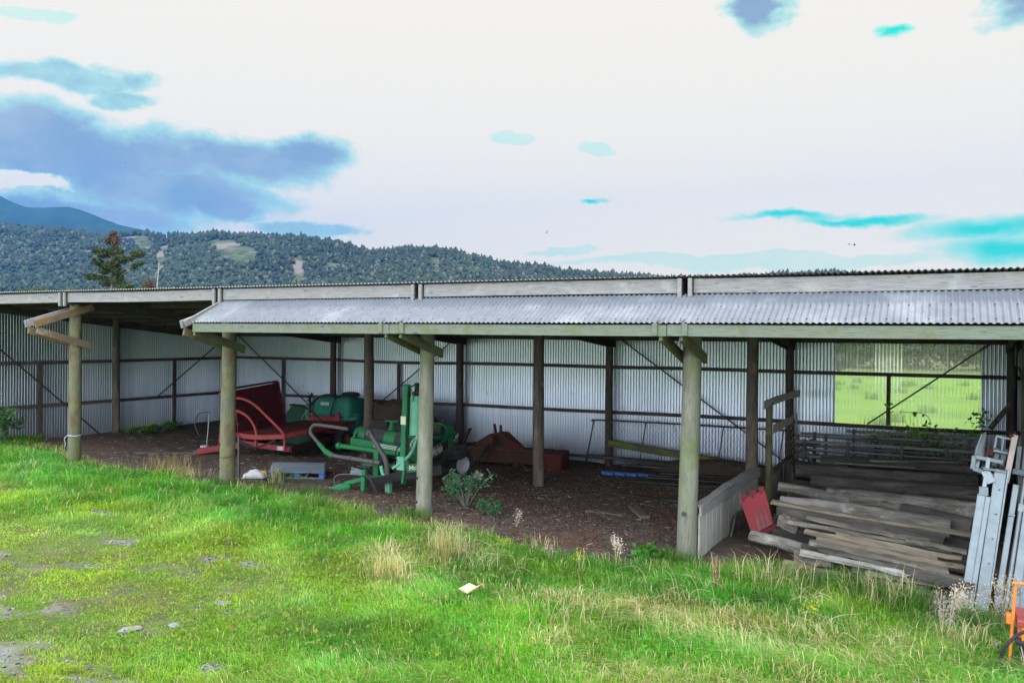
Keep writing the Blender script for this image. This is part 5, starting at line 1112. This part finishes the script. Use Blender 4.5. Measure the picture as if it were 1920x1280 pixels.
# low broad leaved weeds mixed in the lawn
N = 60000; S2 = sample(N); x, y = S2[:, 0], S2[:, 1]; wv_ = np.clip((-1.6-y)/2.0, 0, 1)*np.clip((3.2-x)/3.0, 0, 1); k = (rng.random(N) < .12+.85*wv_) & ((fbm(x*1.3, y*1.3, 3, 81) > .42) | (rng.random(N) < .2)); x, y = x[k], y[k]; n = len(x)
L = rng.uniform(.02, .05, n); a = rng.uniform(0, 6.283, n); d = np.stack([np.cos(a), np.sin(a), rng.uniform(-.1, .9, n)], -1)*L[:, None]; s = np.stack([-np.sin(a), np.cos(a), rng.normal(0, .3, n)], -1)*L[:, None]*.4
c = np.stack([x, y, ground_z(x, y)+rng.uniform(.02, .12, n)], -1); vs = np.stack([c, c+d*.5+s, c+d, c+d*.5-s], 1).reshape(-1, 3)
yv = rng.random((n, 1)); col = np.array([.07, .19, .03])*(1-yv)+np.array([.24, .28, .025])*yv; col = np.where(rng.random((n, 1)) < .06, np.array([.22, .10, .05]), col)
o = npmesh("lawn_weeds", vs, np.arange(n*4), np.arange(n)*4, L_GRASS, np.repeat(col, 4, 0)); tag(o, "small broad leaved weeds among the grass", kind='stuff')
# long straw tufts
def tuft(label, cx, cy, n, h, spread, name="dry_grass_tuft", cat="grass tuft", group="dry straw coloured grass tufts", col=(.58, .50, .30), green=.2, lean=.8):
    px = cx+rng.normal(0, spread, n)*.6; py = cy+rng.normal(0, spread, n)*.4; a = rng.uniform(0, 6.283, n)
    P_ = np.stack([px, py, ground_z(px, py)-.01], -1)-np.array([cx, cy, 0]); C = np.array(col)*rng.uniform(.6, 1.3, (n, 1)); gk = rng.random((n, 1)) < green; C = np.where(gk, np.array([.12, .25, .03]), C)
    o = blades(name, P_, h*rng.uniform(.45, 1.2, n), rng.uniform(.005, .010, n), a, rng.uniform(.2, lean+.4, n), C); o.location = (cx, cy, 0); del o['kind']
    return tag(o, label, cat, group)
TG = [(1.72, -2.05, 240, .60, .20, "tall dry grass tuft right of the middle front post, the highest one"), (1.50, -3.2, 240, .42, .24, "dry grass tuft leaning left, below the middle front post"), (1.05, -2.6, 90, .36, .2, "small dry tuft to the left of the tallest tuft"),
 (3.9, -2.95, 150, .22, .3, "flattened dry tuft in the middle of the foreground grass"), (4.3, -4.2, 120, .20, .25, "dry tuft in the grass at the bottom middle of the picture"), (5.4, -2.9, 200, .22, .3, "matted dry tuft in front of the rightmost front post"),
 (6.6, -2.8, 240, .26, .35, "broad dry tuft near the bottom edge, left of the spiky weeds"), (7.4, -2.5, 220, .30, .3, "dry tuft around the foot of the dark seed head"), (8.0, -1.9, 160, .36, .25, "dry tuft at the foot of the galvanised steel"), (-9.4, .15, 120, .28, .25, "withered tuft at the foot of the leftmost front post"),
 (-11.2, .9, 160, .30, .5, "withered tuft left of the leftmost front post, by the end wall"), (-6.9, .75, 220, .42, .55, "reddish dry weeds between the two leftmost front posts"), (-6.0, .45, 150, .25, .4, "dry weeds just left of the second front post"), (-4.0, .75, 60, .5, .15, "thin dry stems behind the white feed bag"),
 (5.9, -.85, 160, .5, .4, "dry seeding grass arching over the board stack"), (7.1, -.85, 240, .55, .4, "grass arching in front of the right end of the board stack"), (2.5, -.75, 80, .2, .4, "faded tuft on the soil edge in the middle")]
for cx, cy, n, h, s_, l in TG: tuft(l, cx, cy, n, h, s_, green=.35 if cx > 5 else .15, col=(.40, .27, .17) if 'red' in l or 'withered' in l else (.58, .50, .30))
for cx, cy, n, h, s_, l in [(-9.0, -.05, 260, .22, .3, "green grass growing round the foot of the leftmost front post"), (-4.5, -.15, 300, .26, .3, "green grass growing round the foot of the second front post"), (.0, -.35, 220, .22, .3, "green grass growing round the foot of the middle front post"), (4.5, -.5, 420, .28, .35, "green grass growing round the foot of the rightmost front post"), (-2.6, .15, 260, .24, .4, "green clump in front of the wrapper hitch"), (-3.6, .05, 200, .2, .4, "green clump in front of the blue pallet"), (6.6, -.62, 900, .40, .55, "dense green grass clump growing over the front of the board stack"), (5.75, -.15, 200, .26, .22, "dark green clump in the corner between the partition and the boards"), (8.2, -1.2, 300, .36, .25, "green clump at the foot of the leaning steel"), (7.4, -.85, 500, .36, .3, "green clump at the right end of the board stack")]:
    tuft(l, cx, cy, n, h, s_, "grass_clump", "grass clump", "green grass clumps along the shed edge", (.06, .17, .03), .5)
for k_, (cx, cy, l) in enumerate(((1.25, -3.0, "long pale stalks leaning over below the middle front post"), (6.35, -1.6, "long bent straw stalks in front of the board stack"), (5.1, -2.2, "a few long pale stalks in front of the rightmost front post"), (7.0, -2.9, "long tangled stalks at the lower right in the grass"), (4.2, -3.6, "sparse long stalks at the bottom centre"), (8.1, -1.5, "long straight stalks crossing in front of the leaning steel"), (2.6, -2.3, "short fan of pale stalks above the cardboard scrap"))):
    b = MB()
    for k in range(16):
        x0_, y0_ = cx+random.gauss(0, .22), cy+random.gauss(0, .15); a = random.uniform(0, 6.28); L_ = random.uniform(.25, .6); z0_ = gz(x0_, y0_)
        b.tube([(x0_, y0_, z0_), (x0_+math.cos(a)*L_*.25, y0_+math.sin(a)*L_*.25, z0_+L_*.55), (x0_+math.cos(a)*L_*.75, y0_+math.sin(a)*L_*.75, z0_+L_*random.uniform(.35, .8))], .0035, 4, 4, r1=.0015)
    tag(b.build("dry_stalks", L_DRY), l, "dry stalks", "clusters of long dry grass stalks")
# ------------------------------------------------------------------ weeds, seed heads, shrubs, vine
def stalk_weed(label, x, y, h, spread, nhead, hmat, stems=5, name="seed_head_weed", cat="weed", head=(.45, 1.), leafs=0, lmat=None, size=.02, ht=.1):
    z = gz(x, y); o = thing(name, (x, y, z), label, cat)
    b = MB(); tips = []
    for k in range(stems):
        a = random.uniform(0, 6.28); q = V((x+math.cos(a)*spread*random.random(), y+math.sin(a)*spread*random.random(), z+h*random.uniform(.75, 1)))
        m_ = V((x, y, z)).lerp(q, .5)+V((random.uniform(-.03, .03), random.uniform(-.03, .03), .02)); b.tube([(x+random.uniform(-.02, .02), y, z-.02), m_, q], .0035, 4, 3); tips.append((m_, q))
    b.build("stem", L_DRY if lmat is None else L_BUSH, o)
    b = MB()
    for k in range(nhead):
        m_, q = random.choice(tips); t = random.uniform(*head); p = m_.lerp(q, (t-.5)*2 if t > .5 else 0) if t > .5 else V((x, y, z)).lerp(m_, t*2)
        b.leaf(p+V([random.gauss(0, ht*.3) for _ in range(3)]), size*random.uniform(.5, 1.4))
    b.build("seed_head", hmat, o)
    if leafs:
        b = MB()
        for k in range(leafs):
            m_, q = random.choice(tips); p = V((x, y, z)).lerp(m_, random.random()) if random.random() < .5 else m_.lerp(q, random.random())
            b.leaf(p, random.uniform(.03, .07), (random.gauss(0, 1), random.gauss(0, 1), .3), .5)
        b.build("leaf", lmat, o)
    return o
stalk_weed("pale fluffy seed head standing in the grass left of the rightmost front post", 3.78, -1.0, .42, .12, 260, L_SEED, 4, head=(.6, 1.), size=.025, ht=.09)
stalk_weed("rusty brown dock seed head right of the foot of the rightmost front post", 5.27, -1.55, .55, .07, 520, L_DOCK, 7, head=(.2, 1.), size=.02, ht=.06)
stalk_weed("dark brown withered seed head in front of the galvanised steel", 7.80, -1.9, .62, .14, 520, L_GREY, 6, head=(.45, 1.), size=.022, ht=.09)
stalk_weed("pale pink fluffy seed heads beside the foot of the widest steel frame", 7.98, -.95, .42, .22, 620, L_SEED, 8, head=(.4, 1.), size=.028, ht=.12)
stalk_weed("pale fluffy stems in front of the slim steel members", 8.38, -.85, .62, .22, 520, L_SEED, 8, head=(.3, 1.), size=.024, ht=.12)
stalk_weed("yellow flowering weed in the grass below the board stack", 6.50, -2.2, .34, .12, 160, L_YFLOW, 5, head=(.5, 1.), size=.02, leafs=60, lmat=L_VINE)
stalk_weed("small yellow flowering weed in the grass right of the tall dry tuft", 2.25, -1.35, .22, .22, 260, L_YFLOW, 8, head=(.3, 1.), size=.02, leafs=60, lmat=L_VINE)
stalk_weed("pale seeding weed right of the small yellow flowers", 2.95, -1.35, .24, .10, 120, L_GREY, 4, size=.02)
stalk_weed("slender yellowish weed left of the pale fluffy seed head", 3.5, -1.6, .34, .16, 110, L_YFLOW, 4, size=.016, head=(.6, 1.))
stalk_weed("tiny dry seed head at the soil edge left of the middle of the shed", 1.7, .05, .30, .10, 120, L_SEED, 4, size=.02)
stalk_weed("short rusty stem near the bottom edge of the picture", 5.9, -3.4, .25, .05, 60, L_DOCK, 3, size=.012)
stalk_weed("pale weed stem at the bottom right beside the orange machine", 8.28, -2.0, .2, .08, 60, L_SEED, 3, size=.016)
def shrub(label, x, y, n, R3, mat, name="shrub", cat="shrub", size=.06, stems=9, z0=0., wr=.55):
    z = gz(x, y)+z0; o = thing(name, (x, y, z), label, cat); b = MB(); pts = []
    for k in range(stems):
        q = V((x+random.uniform(-1, 1)*R3[0], y+random.uniform(-1, 1)*R3[1], z+R3[2]*random.uniform(.4, 1))); m_ = V((x, y, z)).lerp(q, .5)+V((0, 0, .06)); b.tube([(x, y, z-.05), m_, q], .006, 5, 3); pts.append((m_, q))
    b.build("stem", L_BARK if size > .05 else L_BUSH, o); b = MB()
    for k in range(n):
        m_, q = random.choice(pts); t = random.uniform(.1, 1.05); p = m_.lerp(q, t)+V([random.gauss(0, .045) for _ in range(3)])
        b.leaf(p, size*random.uniform(.5, 1.3), (random.gauss(0, 1), random.gauss(0, 1), random.gauss(.2, .5)), wr)
    b.build("foliage", mat, o); return o
shrub("leafy green shrub growing against the end wall at the left edge", -12.9, 1.0, 900, (.35, .55, 1.0), L_BUSH, size=.09)
shrub("bushy weed with small blue-green leaves right of the middle front post", .30, .85, 1500, (.55, .30, .62), mat_leaf("bluegreen_leaf", None, (.075, .17, .09), .5, .3), size=.055, stems=16)
shrub("low leafy weed on the soil edge right of the bushy weed", .95, .55, 500, (.28, .2, .28), mat_leaf("nettle_leaf", None, (.05, .14, .06), .5, .3), size=.05, stems=9, name="weed", cat="weed")
shrub("dark round leaved dock plant at the left foot of the rightmost front post", 4.1, -.55, 160, (.35, .22, .16), L_FERN, size=.11, stems=9, name="weed", cat="weed", wr=.8)
shrub("low green weed between the blue pallet and the grass", -3.9, .95, 420, (.55, .22, .14), mat_leaf("greyish_leaf", None, (.06, .13, .05), .5, .3), size=.045, stems=12, name="weed", cat="weed")
shrub("small green plant at the back foot of the rightmost front post", 4.35, .7, 260, (.1, .3, .35), L_FERN, size=.06, stems=7, name="weed", cat="weed")
yf = shrub("green patch with yellow flowers on the soil beside the end wall", -12.6, 5.3, 900, (.35, .95, .22), L_FERN, size=.07, stems=20, name="flower_patch", cat="flower patch")
b = MB()
for k in range(40): b.leaf((-12.6+random.uniform(-.3, .3), 4.9+random.uniform(-.6, .5), gz(-12.6, 5)+random.uniform(.2, .3)), .05, (random.gauss(0, 1), random.gauss(0, 1), .3), .9)
b.build("flower", L_YFLOW, yf)
vn = thing("climbing_vine", (7.3, 7.6, .9), "green climbing vine sprawling over the yard panels below the clear panel", "vine")
b = MB(); runs = [[(6.2, 7.2, .80), (6.6, 7.3, .98), (7.1, 7.4, 1.0), (7.6, 7.5, 1.05), (8.4, 7.6, 1.08)], [(6.9, 7.9, 1.46), (7.08, 7.85, 1.47), (7.25, 7.8, 1.48), (7.42, 7.8, 1.42), (7.50, 7.8, 1.28), (7.46, 7.75, 1.15), (7.35, 7.6, 1.05)], [(7.0, 7.2, .3), (7.1, 7.2, .7), (7.3, 7.3, 1.02)], [(7.9, 7.1, .2), (8.0, 7.3, .75), (8.35, 7.8, 1.25), (8.55, 7.9, 1.45)], [(6.68, 8.75, 1.35), (6.62, 8.7, 1.55), (6.66, 8.7, 1.68)], [(7.55, 7.0, .95), (7.7, 6.8, .4), (7.9, 6.7, .15)]]
for r_ in runs: b.tube(r_, .006, 5, 5)
b.build("stem", L_BUSH, vn); b = MB()
def run_leaves(r_, n, sp, sz):
    for k in range(n):
        i = random.randrange(len(r_)-1); p = lin(r_[i], r_[i+1], random.random())+V([random.gauss(0, sp) for _ in range(3)]); b.leaf(p, random.uniform(.6, 1.3)*sz, (random.gauss(0, 1), random.gauss(-.3, .6), random.gauss(0, .6)), .85)
run_leaves(runs[0], 300, .07, .075); run_leaves(runs[1], 26, .03, .07); run_leaves(runs[2], 330, .13, .075); run_leaves(runs[3], 160, .09, .08); run_leaves(runs[4], 14, .03, .07); run_leaves(runs[5], 320, .14, .075)
for k in range(420): b.leaf((random.choice((6.45, 6.75, 7.3, 7.45))+random.gauss(0, .17), 7.1+random.gauss(0, .12), .93+random.gauss(0, .09)), random.uniform(.04, .08), None, .8)
b.build("foliage", L_VINE, vn)

# ------------------------------------------------------------------ far trees, hills, mountain
def leaf_cloud(C, Rr, n, size, seed=0):
    """n leaf quads filling ellipsoids C (m,3) with radii Rr (m,3)"""
    rg = np.random.default_rng(seed); vol = Rr.prod(1)**.75; i = rg.choice(len(C), n, p=vol/vol.sum())
    d = rg.normal(0, 1, (n, 3)); d /= np.linalg.norm(d, axis=1)[:, None]; r = rg.random(n)**.45; c = C[i]+d*Rr[i]*r[:, None]
    a = rg.normal(0, 1, (n, 3)); a /= np.linalg.norm(a, axis=1)[:, None]; b_ = np.cross(a, rg.normal(0, 1, (n, 3))); b_ /= np.linalg.norm(b_, axis=1)[:, None]
    s = size*rg.uniform(.5, 1.4, (n, 1)); return np.stack([c-a*s, c+b_*s*.5, c+a*s, c-b_*s*.5], 1).reshape(-1, 3), i
def far_tree(name, label, base, h, trunk_r, clumps, mat, size, n, limbs=True, tmat=L_BARK, top=None):
    o = thing(name, base, label, "tree"); C = np.array([c[:3] for c in clumps]); Rr = np.array([c[3:6] for c in clumps])
    tk_ = MB().pole(base, (base[0]+top[0] if top else base[0], base[1], base[2]+h), trunk_r, trunk_r*.2, 10, 10, .25, .1)
    if limbs:
        for c in clumps:
            z0 = max(base[2]+h*.2, c[2]-random.uniform(.5, 1.6)); tt = (z0-base[2])/h
            tk_.tube([(base[0]+(top[0]*tt if top else 0), base[1], z0), ((base[0]+c[0])/2, (base[1]+c[1])/2, (z0+c[2])/2+.15), (c[0], c[1], c[2])], .05, 6, 3, r1=.02)
    tk_.build("trunk", tmat, o, smooth=True)
    if n:
        vs, _ = leaf_cloud(C, Rr*.9, n, size, 5); f = npmesh("crown", vs-np.array(base), np.arange(n*4), np.arange(n)*4, mat); f.parent = o
    return o
Yt = 45.
cl_ = [(-68.0,Yt,11.1,.9,.9,.38),(-67.1,Yt,10.7,.8,.9,.45),(-65.7,Yt,11.0,1.0,.9,.55),(-65.0,Yt,10.2,.9,.9,.5),(-63.1,Yt+.5,10.7,.95,.8,.42),(-62.5,Yt,10.5,.6,.7,.3),(-64.0,Yt,10.2,.8,.8,.32),(-67.6,Yt-.5,10.0,.7,.8,.42),(-67.9,Yt,9.8,.45,.6,.3),
(-66.3,Yt,9.6,1.1,1.,.55),(-65.2,Yt,9.0,1.0,.9,.45),(-66.9,Yt,9.1,1.0,.9,.42),(-62.4,Yt,9.6,.7,.6,.22),(-61.9,Yt,9.75,.45,.5,.2),(-63.0,Yt,9.3,.35,.4,.3),(-68.5,Yt-.5,8.5,.9,.8,.38),(-67.7,Yt,8.4,.8,.7,.33),(-65.4,Yt,8.4,.9,.9,.5),(-65.0,Yt,7.8,1.0,.9,.45),(-66.8,Yt,7.9,.8,.9,.5),(-63.8,Yt,7.5,.8,.7,.3),(-66.6,Yt,6.6,1.3,1.2,.8),(-65.2,Yt,6.4,1.2,1.,.7)]
tr_ = far_tree("native_tree", "tall irregular green tree with a browned top rising behind the left of the shed roof", (-66.2, Yt, -.35), 12.6, .30, cl_, L_TREE, .13, 9500, top=(.2,))
ct = np.array([(-66.1, Yt, 12.2), (-65.9, Yt, 12.7), (-66.5, Yt, 12.0), (-65.6, Yt, 12.0)]); rt = np.array([(.6, .6, .5), (.4, .4, .4), (.7, .6, .35), (.45, .5, .55)])
vs, _ = leaf_cloud(ct, rt, 1500, .11, 6); f_ = npmesh("dead_crown_top", vs-np.array((-66.2, Yt, -.35)), np.arange(6000), np.arange(1500)*4, L_TREEB); f_.parent = tr_
ds = thing("dead_tree", (-60.4, Yt, -.3), "slender bleached dead trunk standing right of the tall tree behind the roof", "tree"); b = MB(); b.pole((-60.6, Yt, -.3), (-59.4, Yt, 9.7), .11, .04, 8, 8, .1, .05); b.tube([(-59.9, Yt, 8.6), (-59.3, Yt, 9.1), (-59.1, Yt, 9.3)], .04, 5, 2); b.build("trunk", mat_paint("bleached_wood", (.34, .33, .32), (.4, .38, .35), .3, .9), ds)
for k, (x_, z_, rx, rz, lb_) in enumerate(((-77.6, 7.35, 1.9, .65, "rounded yellow-green tree top showing just over the left end of the roof"), (-80.2, 7.2, .9, .5, "small dark tree top at the far left over the roof"), (-72.5, 7.2, .9, .45, "small browned tree top between the rounded one and the tall tree"), (-60.9, 7.7, .5, .7, "small browned bush top at the foot of the bleached dead trunk"))):
    far_tree("low_tree", lb_, (x_, Yt, -.35), z_, .15, [(x_, Yt, z_-.1, rx, 1., rz), (x_+rx*.4, Yt, z_-.6, rx, 1., rz), (x_-rx*.5, Yt, z_-1.2, rx, 1.2, .9)], L_TREE if k in (0, 1) else L_TREEB, .10, 1500)
# shelter belt of trees seen through the clear panel
n = 30; xs_ = np.linspace(-32, 30, n); C = []; Rr = []
rg = np.random.default_rng(3)
for k in range(130):
    x_ = rg.uniform(-45, 60); y_ = rg.uniform(93, 105); h_ = rg.uniform(5.5, 7.5)
    for j in range(4): C.append((x_+rg.normal(0, 1), y_+rg.normal(0, 1), h_*rg.uniform(.12, .85))); Rr.append((rg.uniform(1.6, 2.8), 2., h_*.28))
vs, _ = leaf_cloud(np.array(C), np.array(Rr), 60000, .38, 9); o = npmesh("shelter_belt_trees", vs, np.arange(len(vs)), np.arange(len(vs)//4)*4, L_TREE); tag(o, "dark belt of trees across the paddock behind the shed", kind='stuff')
far_tree("dark_tree", "dark tree in the paddock seen blurred through the clear panel", (-2.0, 74, -.35), 6.2, .4, [(-2.0, 74, 4.2, 2.6, 2., 1.5), (-3.8, 74, 3., 1.8, 2., 1.8), (-.3, 74, 2.8, 1.8, 2., 2.0), (-2.2, 74, 1.2, 2.6, 2., 1.3)], L_TREE, .25, 5200, False)
# rushes in the paddock
n = 5200; rg = np.random.default_rng(12); ci = rg.integers(0, 60, n); cx_ = rg.uniform(-14, 14, 60); cy_ = rg.uniform(16, 60, 60); x = cx_[ci]+rg.normal(0, .22, n); y = cy_[ci]+rg.normal(0, .22, n)
blades("rushes", np.stack([x, y, ground_z(x, y)-.02], -1), rg.uniform(.2, .6, n), np.full(n, .03), rg.uniform(0, 6.28, n), rg.uniform(.1, .6, n), np.array([.07, .12, .03])*rg.uniform(.6, 1.3, (n, 1)), label="dark rush clumps dotted over the paddock behind the shed")
# hill
RX = np.array([-3400,-2585,-2107,-1980,-1841,-1710,-1604,-1486,-1375,-1255,-1143,-1037,-961,-876,-807,-730,-666,-605,-565,-480,-390,-306,-242,-188,-136,-87,-12,114,600,1500])
RZ = np.array([330,307,273,258,247,226,230,219,217,208,200,183,163,166,162,145,130,125,115,109,99,96,99,101,101,91,82,72,50,20])-9.
def hill_z(x, y):
    rz_ = np.interp(x, RX, RZ); t = np.clip((y-760)/(1300-760), 0, 1.0); back = np.clip((y-1300)/900, 0, 1)
    s = t**.85; z = rz_*s*(1-back*.9); spur = (fbm(x/170+.4*t, y/420, 3, 91)-.5)*70*np.sin(np.clip(t, 0, 1)*3.14159)
    return z+spur*.55+(fbm(x/45, y/45, 3, 93)-.5)*12*np.sin(np.clip(t, 0, 1)*3.14159)-1.5
hx = np.arange(-3400, 1500, 18.); hy = np.arange(740, 2200, 18.); HX, HY = np.meshgrid(hx, hy); HZ = hill_z(HX, HY); nx, ny = len(hx), len(hy); idx = np.arange(nx*ny).reshape(ny, nx)
q = np.stack([idx[:-1, :-1], idx[:-1, 1:], idx[1:, 1:], idx[1:, :-1]], -1).reshape(-1, 4)
m = MT("hill_scrub_ground"); nn_ = m.noise(m.pos((.02, .02, .02)), 1.5, 6, .7); n2_ = m.noise(m.pos((.006, .006, .01)), 1.5, 4, .6)
hc = m.mix(m.step(nn_, .4, .62), (.03, .05, .02), (.10, .105, .06)); hc = m.mix(m.step(n2_, .5, .6), hc, (.17, .14, .125)); HM = m.done(m.bsdf(hc, .95, 0, spec=.1))
o = npmesh("hill", np.stack([HX, HY, HZ], -1).reshape(-1, 3), q.ravel(), np.arange(len(q))*4, HM, smooth=True); tag(o, kind='structure')
# forest canopy: displaced little crowns
SL = [(-1.036,1225,.045,75),(-1.007,1140,.055,110),(-1.163,1200,.018,50),(-1.175,1100,.016,120),(-1.255,1275,.04,30),(-1.215,1240,.03,60),(-1.2,1290,.08,12),(-.876,1110,.014,110),(-.81,1170,.02,35),(-.633,1225,.014,40),(-.63,1170,.01,50)]
def slip(x, y):
    m_ = np.zeros_like(x)
    for a, b_, c, d in SL: m_ = np.maximum(m_, 1.02-np.hypot(((x-CAM.x)/(y-CAM.y)-a)/c, (y-b_)/d))
    return m_+ (fbm(x/22, y/22, 3, 97)-.5)*.55
bm = bmesh.new(); bmesh.ops.create_icosphere(bm, subdivisions=1, radius=1); pv = np.array([v.co[:] for v in bm.verts]); pf = np.array([[v.index for v in f.verts] for f in bm.faces]); bm.free()
rg = np.random.default_rng(21)
def forest(n, y0, y1, slim, hs):
    az_ = rg.uniform(R(-64), R(8), n); y = rg.uniform(y0, y1, n)**1.0; x = CAM.x+np.tan(az_)*(y-CAM.y); x = np.where(x < -3300, rg.uniform(-3300, 0, n), x)
    keep = slip(x, y) < .28; x, y = x[keep], y[keep]; return x, y, hs*rg.uniform(.45, 1.5, len(x)), slim
sets = [forest(42000, 840, 1298, 1., 5.6), forest(5200, 1262, 1303, .5, 9.0)]
VV = []; CC = []; FF = []; base = 0
for x, y, h, slim in sets:
    n = len(x); fr_ = np.hypot(x, y)/1500; h = h*(.75+.25*fr_)
    J = pv[None]*(1+rg.uniform(-.55, .5, (n, len(pv), 1))); w = (h*.52*rg.uniform(.7, 1.3, n)*(.62 if slim < 1 else 1.))
    vz = J[:, :, 2]*(h*.62)[:, None]; vx = J[:, :, 0]*w[:, None]; vy = J[:, :, 1]*w[:, None]
    P_ = np.stack([x[:, None]+vx, y[:, None]+vy, (hill_z(x, y)+h*.5)[:, None]+vz], -1).reshape(-1, 3)
    f = (pf[None]+(np.arange(n)*len(pv))[:, None, None]+base).reshape(-1); base += n*len(pv); VV.append(P_); FF.append(f)
    t = rg.random((n, 1)); patch = fbm(x/120, y/120, 3, 99)[:, None]; c = np.array([.030, .062, .024])*(1-t)+np.array([.075, .115, .04])*t; c = c*(.18+.38*patch); sc2 = rg.random((n, 1)); c = np.where(sc2 < .05, np.array([.10, .09, .06]), c); c = np.where((sc2 > .93) & (y[:, None] < 1230), np.array([.06, .10, .04]), c)
    CC.append(np.repeat(c, len(pv), 0)*rg.uniform(.8, 1.2, (n*len(pv), 1)))
FF = np.concatenate(FF); o = npmesh("hill_forest", np.concatenate(VV), FF, np.arange(len(FF)//3)*3, L_FOREST, np.concatenate(CC)); tag(o, "dense native forest covering the hill behind the shed", kind='stuff')
# blue mountain
MX = np.array([-9000,-7600,-6583,-5900,-5156,-4848,-4780,-4700,-4600,-4486,-4360,-4237,-4150,-4063,-3980,-3894,-3790,-3683,-3421,-2900,-2300]); MZ = np.array([760,900,991,960,885,782,758,730,704,693,690,684,664,639,610,582,556,536,464,300,120.])
ux = np.linspace(-9000, -2300, 260); vy_ = np.linspace(0, 1, 50); UX, VY = np.meshgrid(ux, vy_); mz = np.interp(UX, MX, MZ)
MZ_ = (mz+5*(fbm(UX/60, VY*0+1, 3, 3)-.5))*VY**.8*(1+.0)+(fbm(UX/330+VY*2, VY*5, 4, 101)-.5)*260*np.sin(VY*3.14159)
nx, ny = 260, 50; idx = np.arange(nx*ny).reshape(ny, nx); q = np.stack([idx[:-1, :-1], idx[:-1, 1:], idx[1:, 1:], idx[1:, :-1]], -1).reshape(-1, 4)
m = MT("bush_clad_mountain"); nn_ = m.noise(m.pos((.004, .004, .004)), 2, 6, .7); MM = m.done(m.bsdf(m.mix(m.step(nn_, .4, .65), (.012, .03, .022), (.022, .045, .03)), .95, 0, spec=.1))
o = npmesh("mountain", np.stack([UX, 2000+VY*1000, MZ_-5], -1).reshape(-1, 3), q.ravel(), np.arange(len(q))*4, MM, smooth=True); tag(o, kind='structure')
# ------------------------------------------------------------------ birds
def bird(label, p, s, yaw, flap, bank):
    o = thing("bird", p, label, "bird"); o.rotation_euler = (bank, 0, yaw)
    b = MB(); b.v = []; b.lathe([(.004, -.55), (.05, -.48), (.10, -.2), (.13, .0), (.11, .2), (.07, .32), (.075, .40), (.05, .47), (.012, .52), (.004, .60)], (0, 0, 0), (1, 0, 0), 10)
    b.plate([(-.40, -.05, 0), (-.80, -.13, 0), (-.82, .13, 0), (-.40, .05, 0)], .02); b.v = [v*s for v in b.v]
    me_ = b.build("body", P_BIRD, None, smooth=True); me_.location = (0, 0, 0); me_.parent = o
    off = V((sum(v[0] for v in b.v)/len(b.v), sum(v[1] for v in b.v)/len(b.v), min(v[2] for v in b.v))); me_.location = off
    for sd_ in (-1, 1):
        w_ = MB(); e = math.sin(flap); c = math.cos(flap)
        pts = [(.16, .08, .03), (.22, .5*c, .5*e), (.05, 1.05*c, .85*e), (-.06, .9*c, .72*e), (-.12, .5*c, .48*e), (-.16, .08, .03)]
        pts = [(a*s, d*s*sd_, g_*s) for a, d, g_ in pts]
        for j in range(1, 5): w_.quad([pts[0], pts[j], pts[j+1]])
        wo_ = w_.build("wing", P_BIRD, None); off = wo_.location.copy(); wo_.parent = o; wo_.location = off
        md = wo_.modifiers.new("thickness", 'SOLIDIFY'); md.thickness = .012*s
    return o
bird("dark bird banking in the white sky above the middle of the hill", (-16.33, 40.0, 9.98), .25, 2.3, .5, -.7)
bird("left bird of the tiny pair gliding at the right", (2.70, 40.0, 8.42), .16, .3, .25, .2)
bird("right bird of the tiny pair gliding at the right", (2.98, 40.0, 8.38), .17, .2, .15, -.3)
bird("tiny distant bird against the blue-grey cloud at the left", (-57.94, 40.0, 18.18), .12, 1.0, .3, .4)
# ------------------------------------------------------------------ air
HZ_ON = True
if HZ_ON:
    b = MB(); x0, x1, y0, y1, z0, z1 = -9200, 3200, -70, 6200, -2.5, 1060
    c8 = [(x0, y0, z0), (x1, y0, z0), (x1, y1, z0), (x0, y1, z0), (x0, y0, z1), (x1, y0, z1), (x1, y1, z1), (x0, y1, z1)]
    b.v = [V(c) for c in c8]
    for f in ((0, 3, 2, 1), (4, 5, 6, 7), (0, 1, 5, 4), (1, 2, 6, 5), (2, 3, 7, 6), (3, 0, 4, 7)): b.face(f, [(0, 0)]*4)
    m = MT("haze_air"); pv_ = m.n('ShaderNodeVolumePrincipled'); pv_.inputs['Color'].default_value = (.05, .24, .62, 1); pv_.inputs['Density'].default_value = 1.0e-4; pv_.inputs['Anisotropy'].default_value = .0
    m.l(pv_.outputs[0], m.out.inputs['Volume']); h = b.build("haze", m.m); tag(h, kind='stuff')
print("faces", sum(len(o.data.polygons) for o in SC.objects if o.type == 'MESH'), "objects", len(SC.objects))
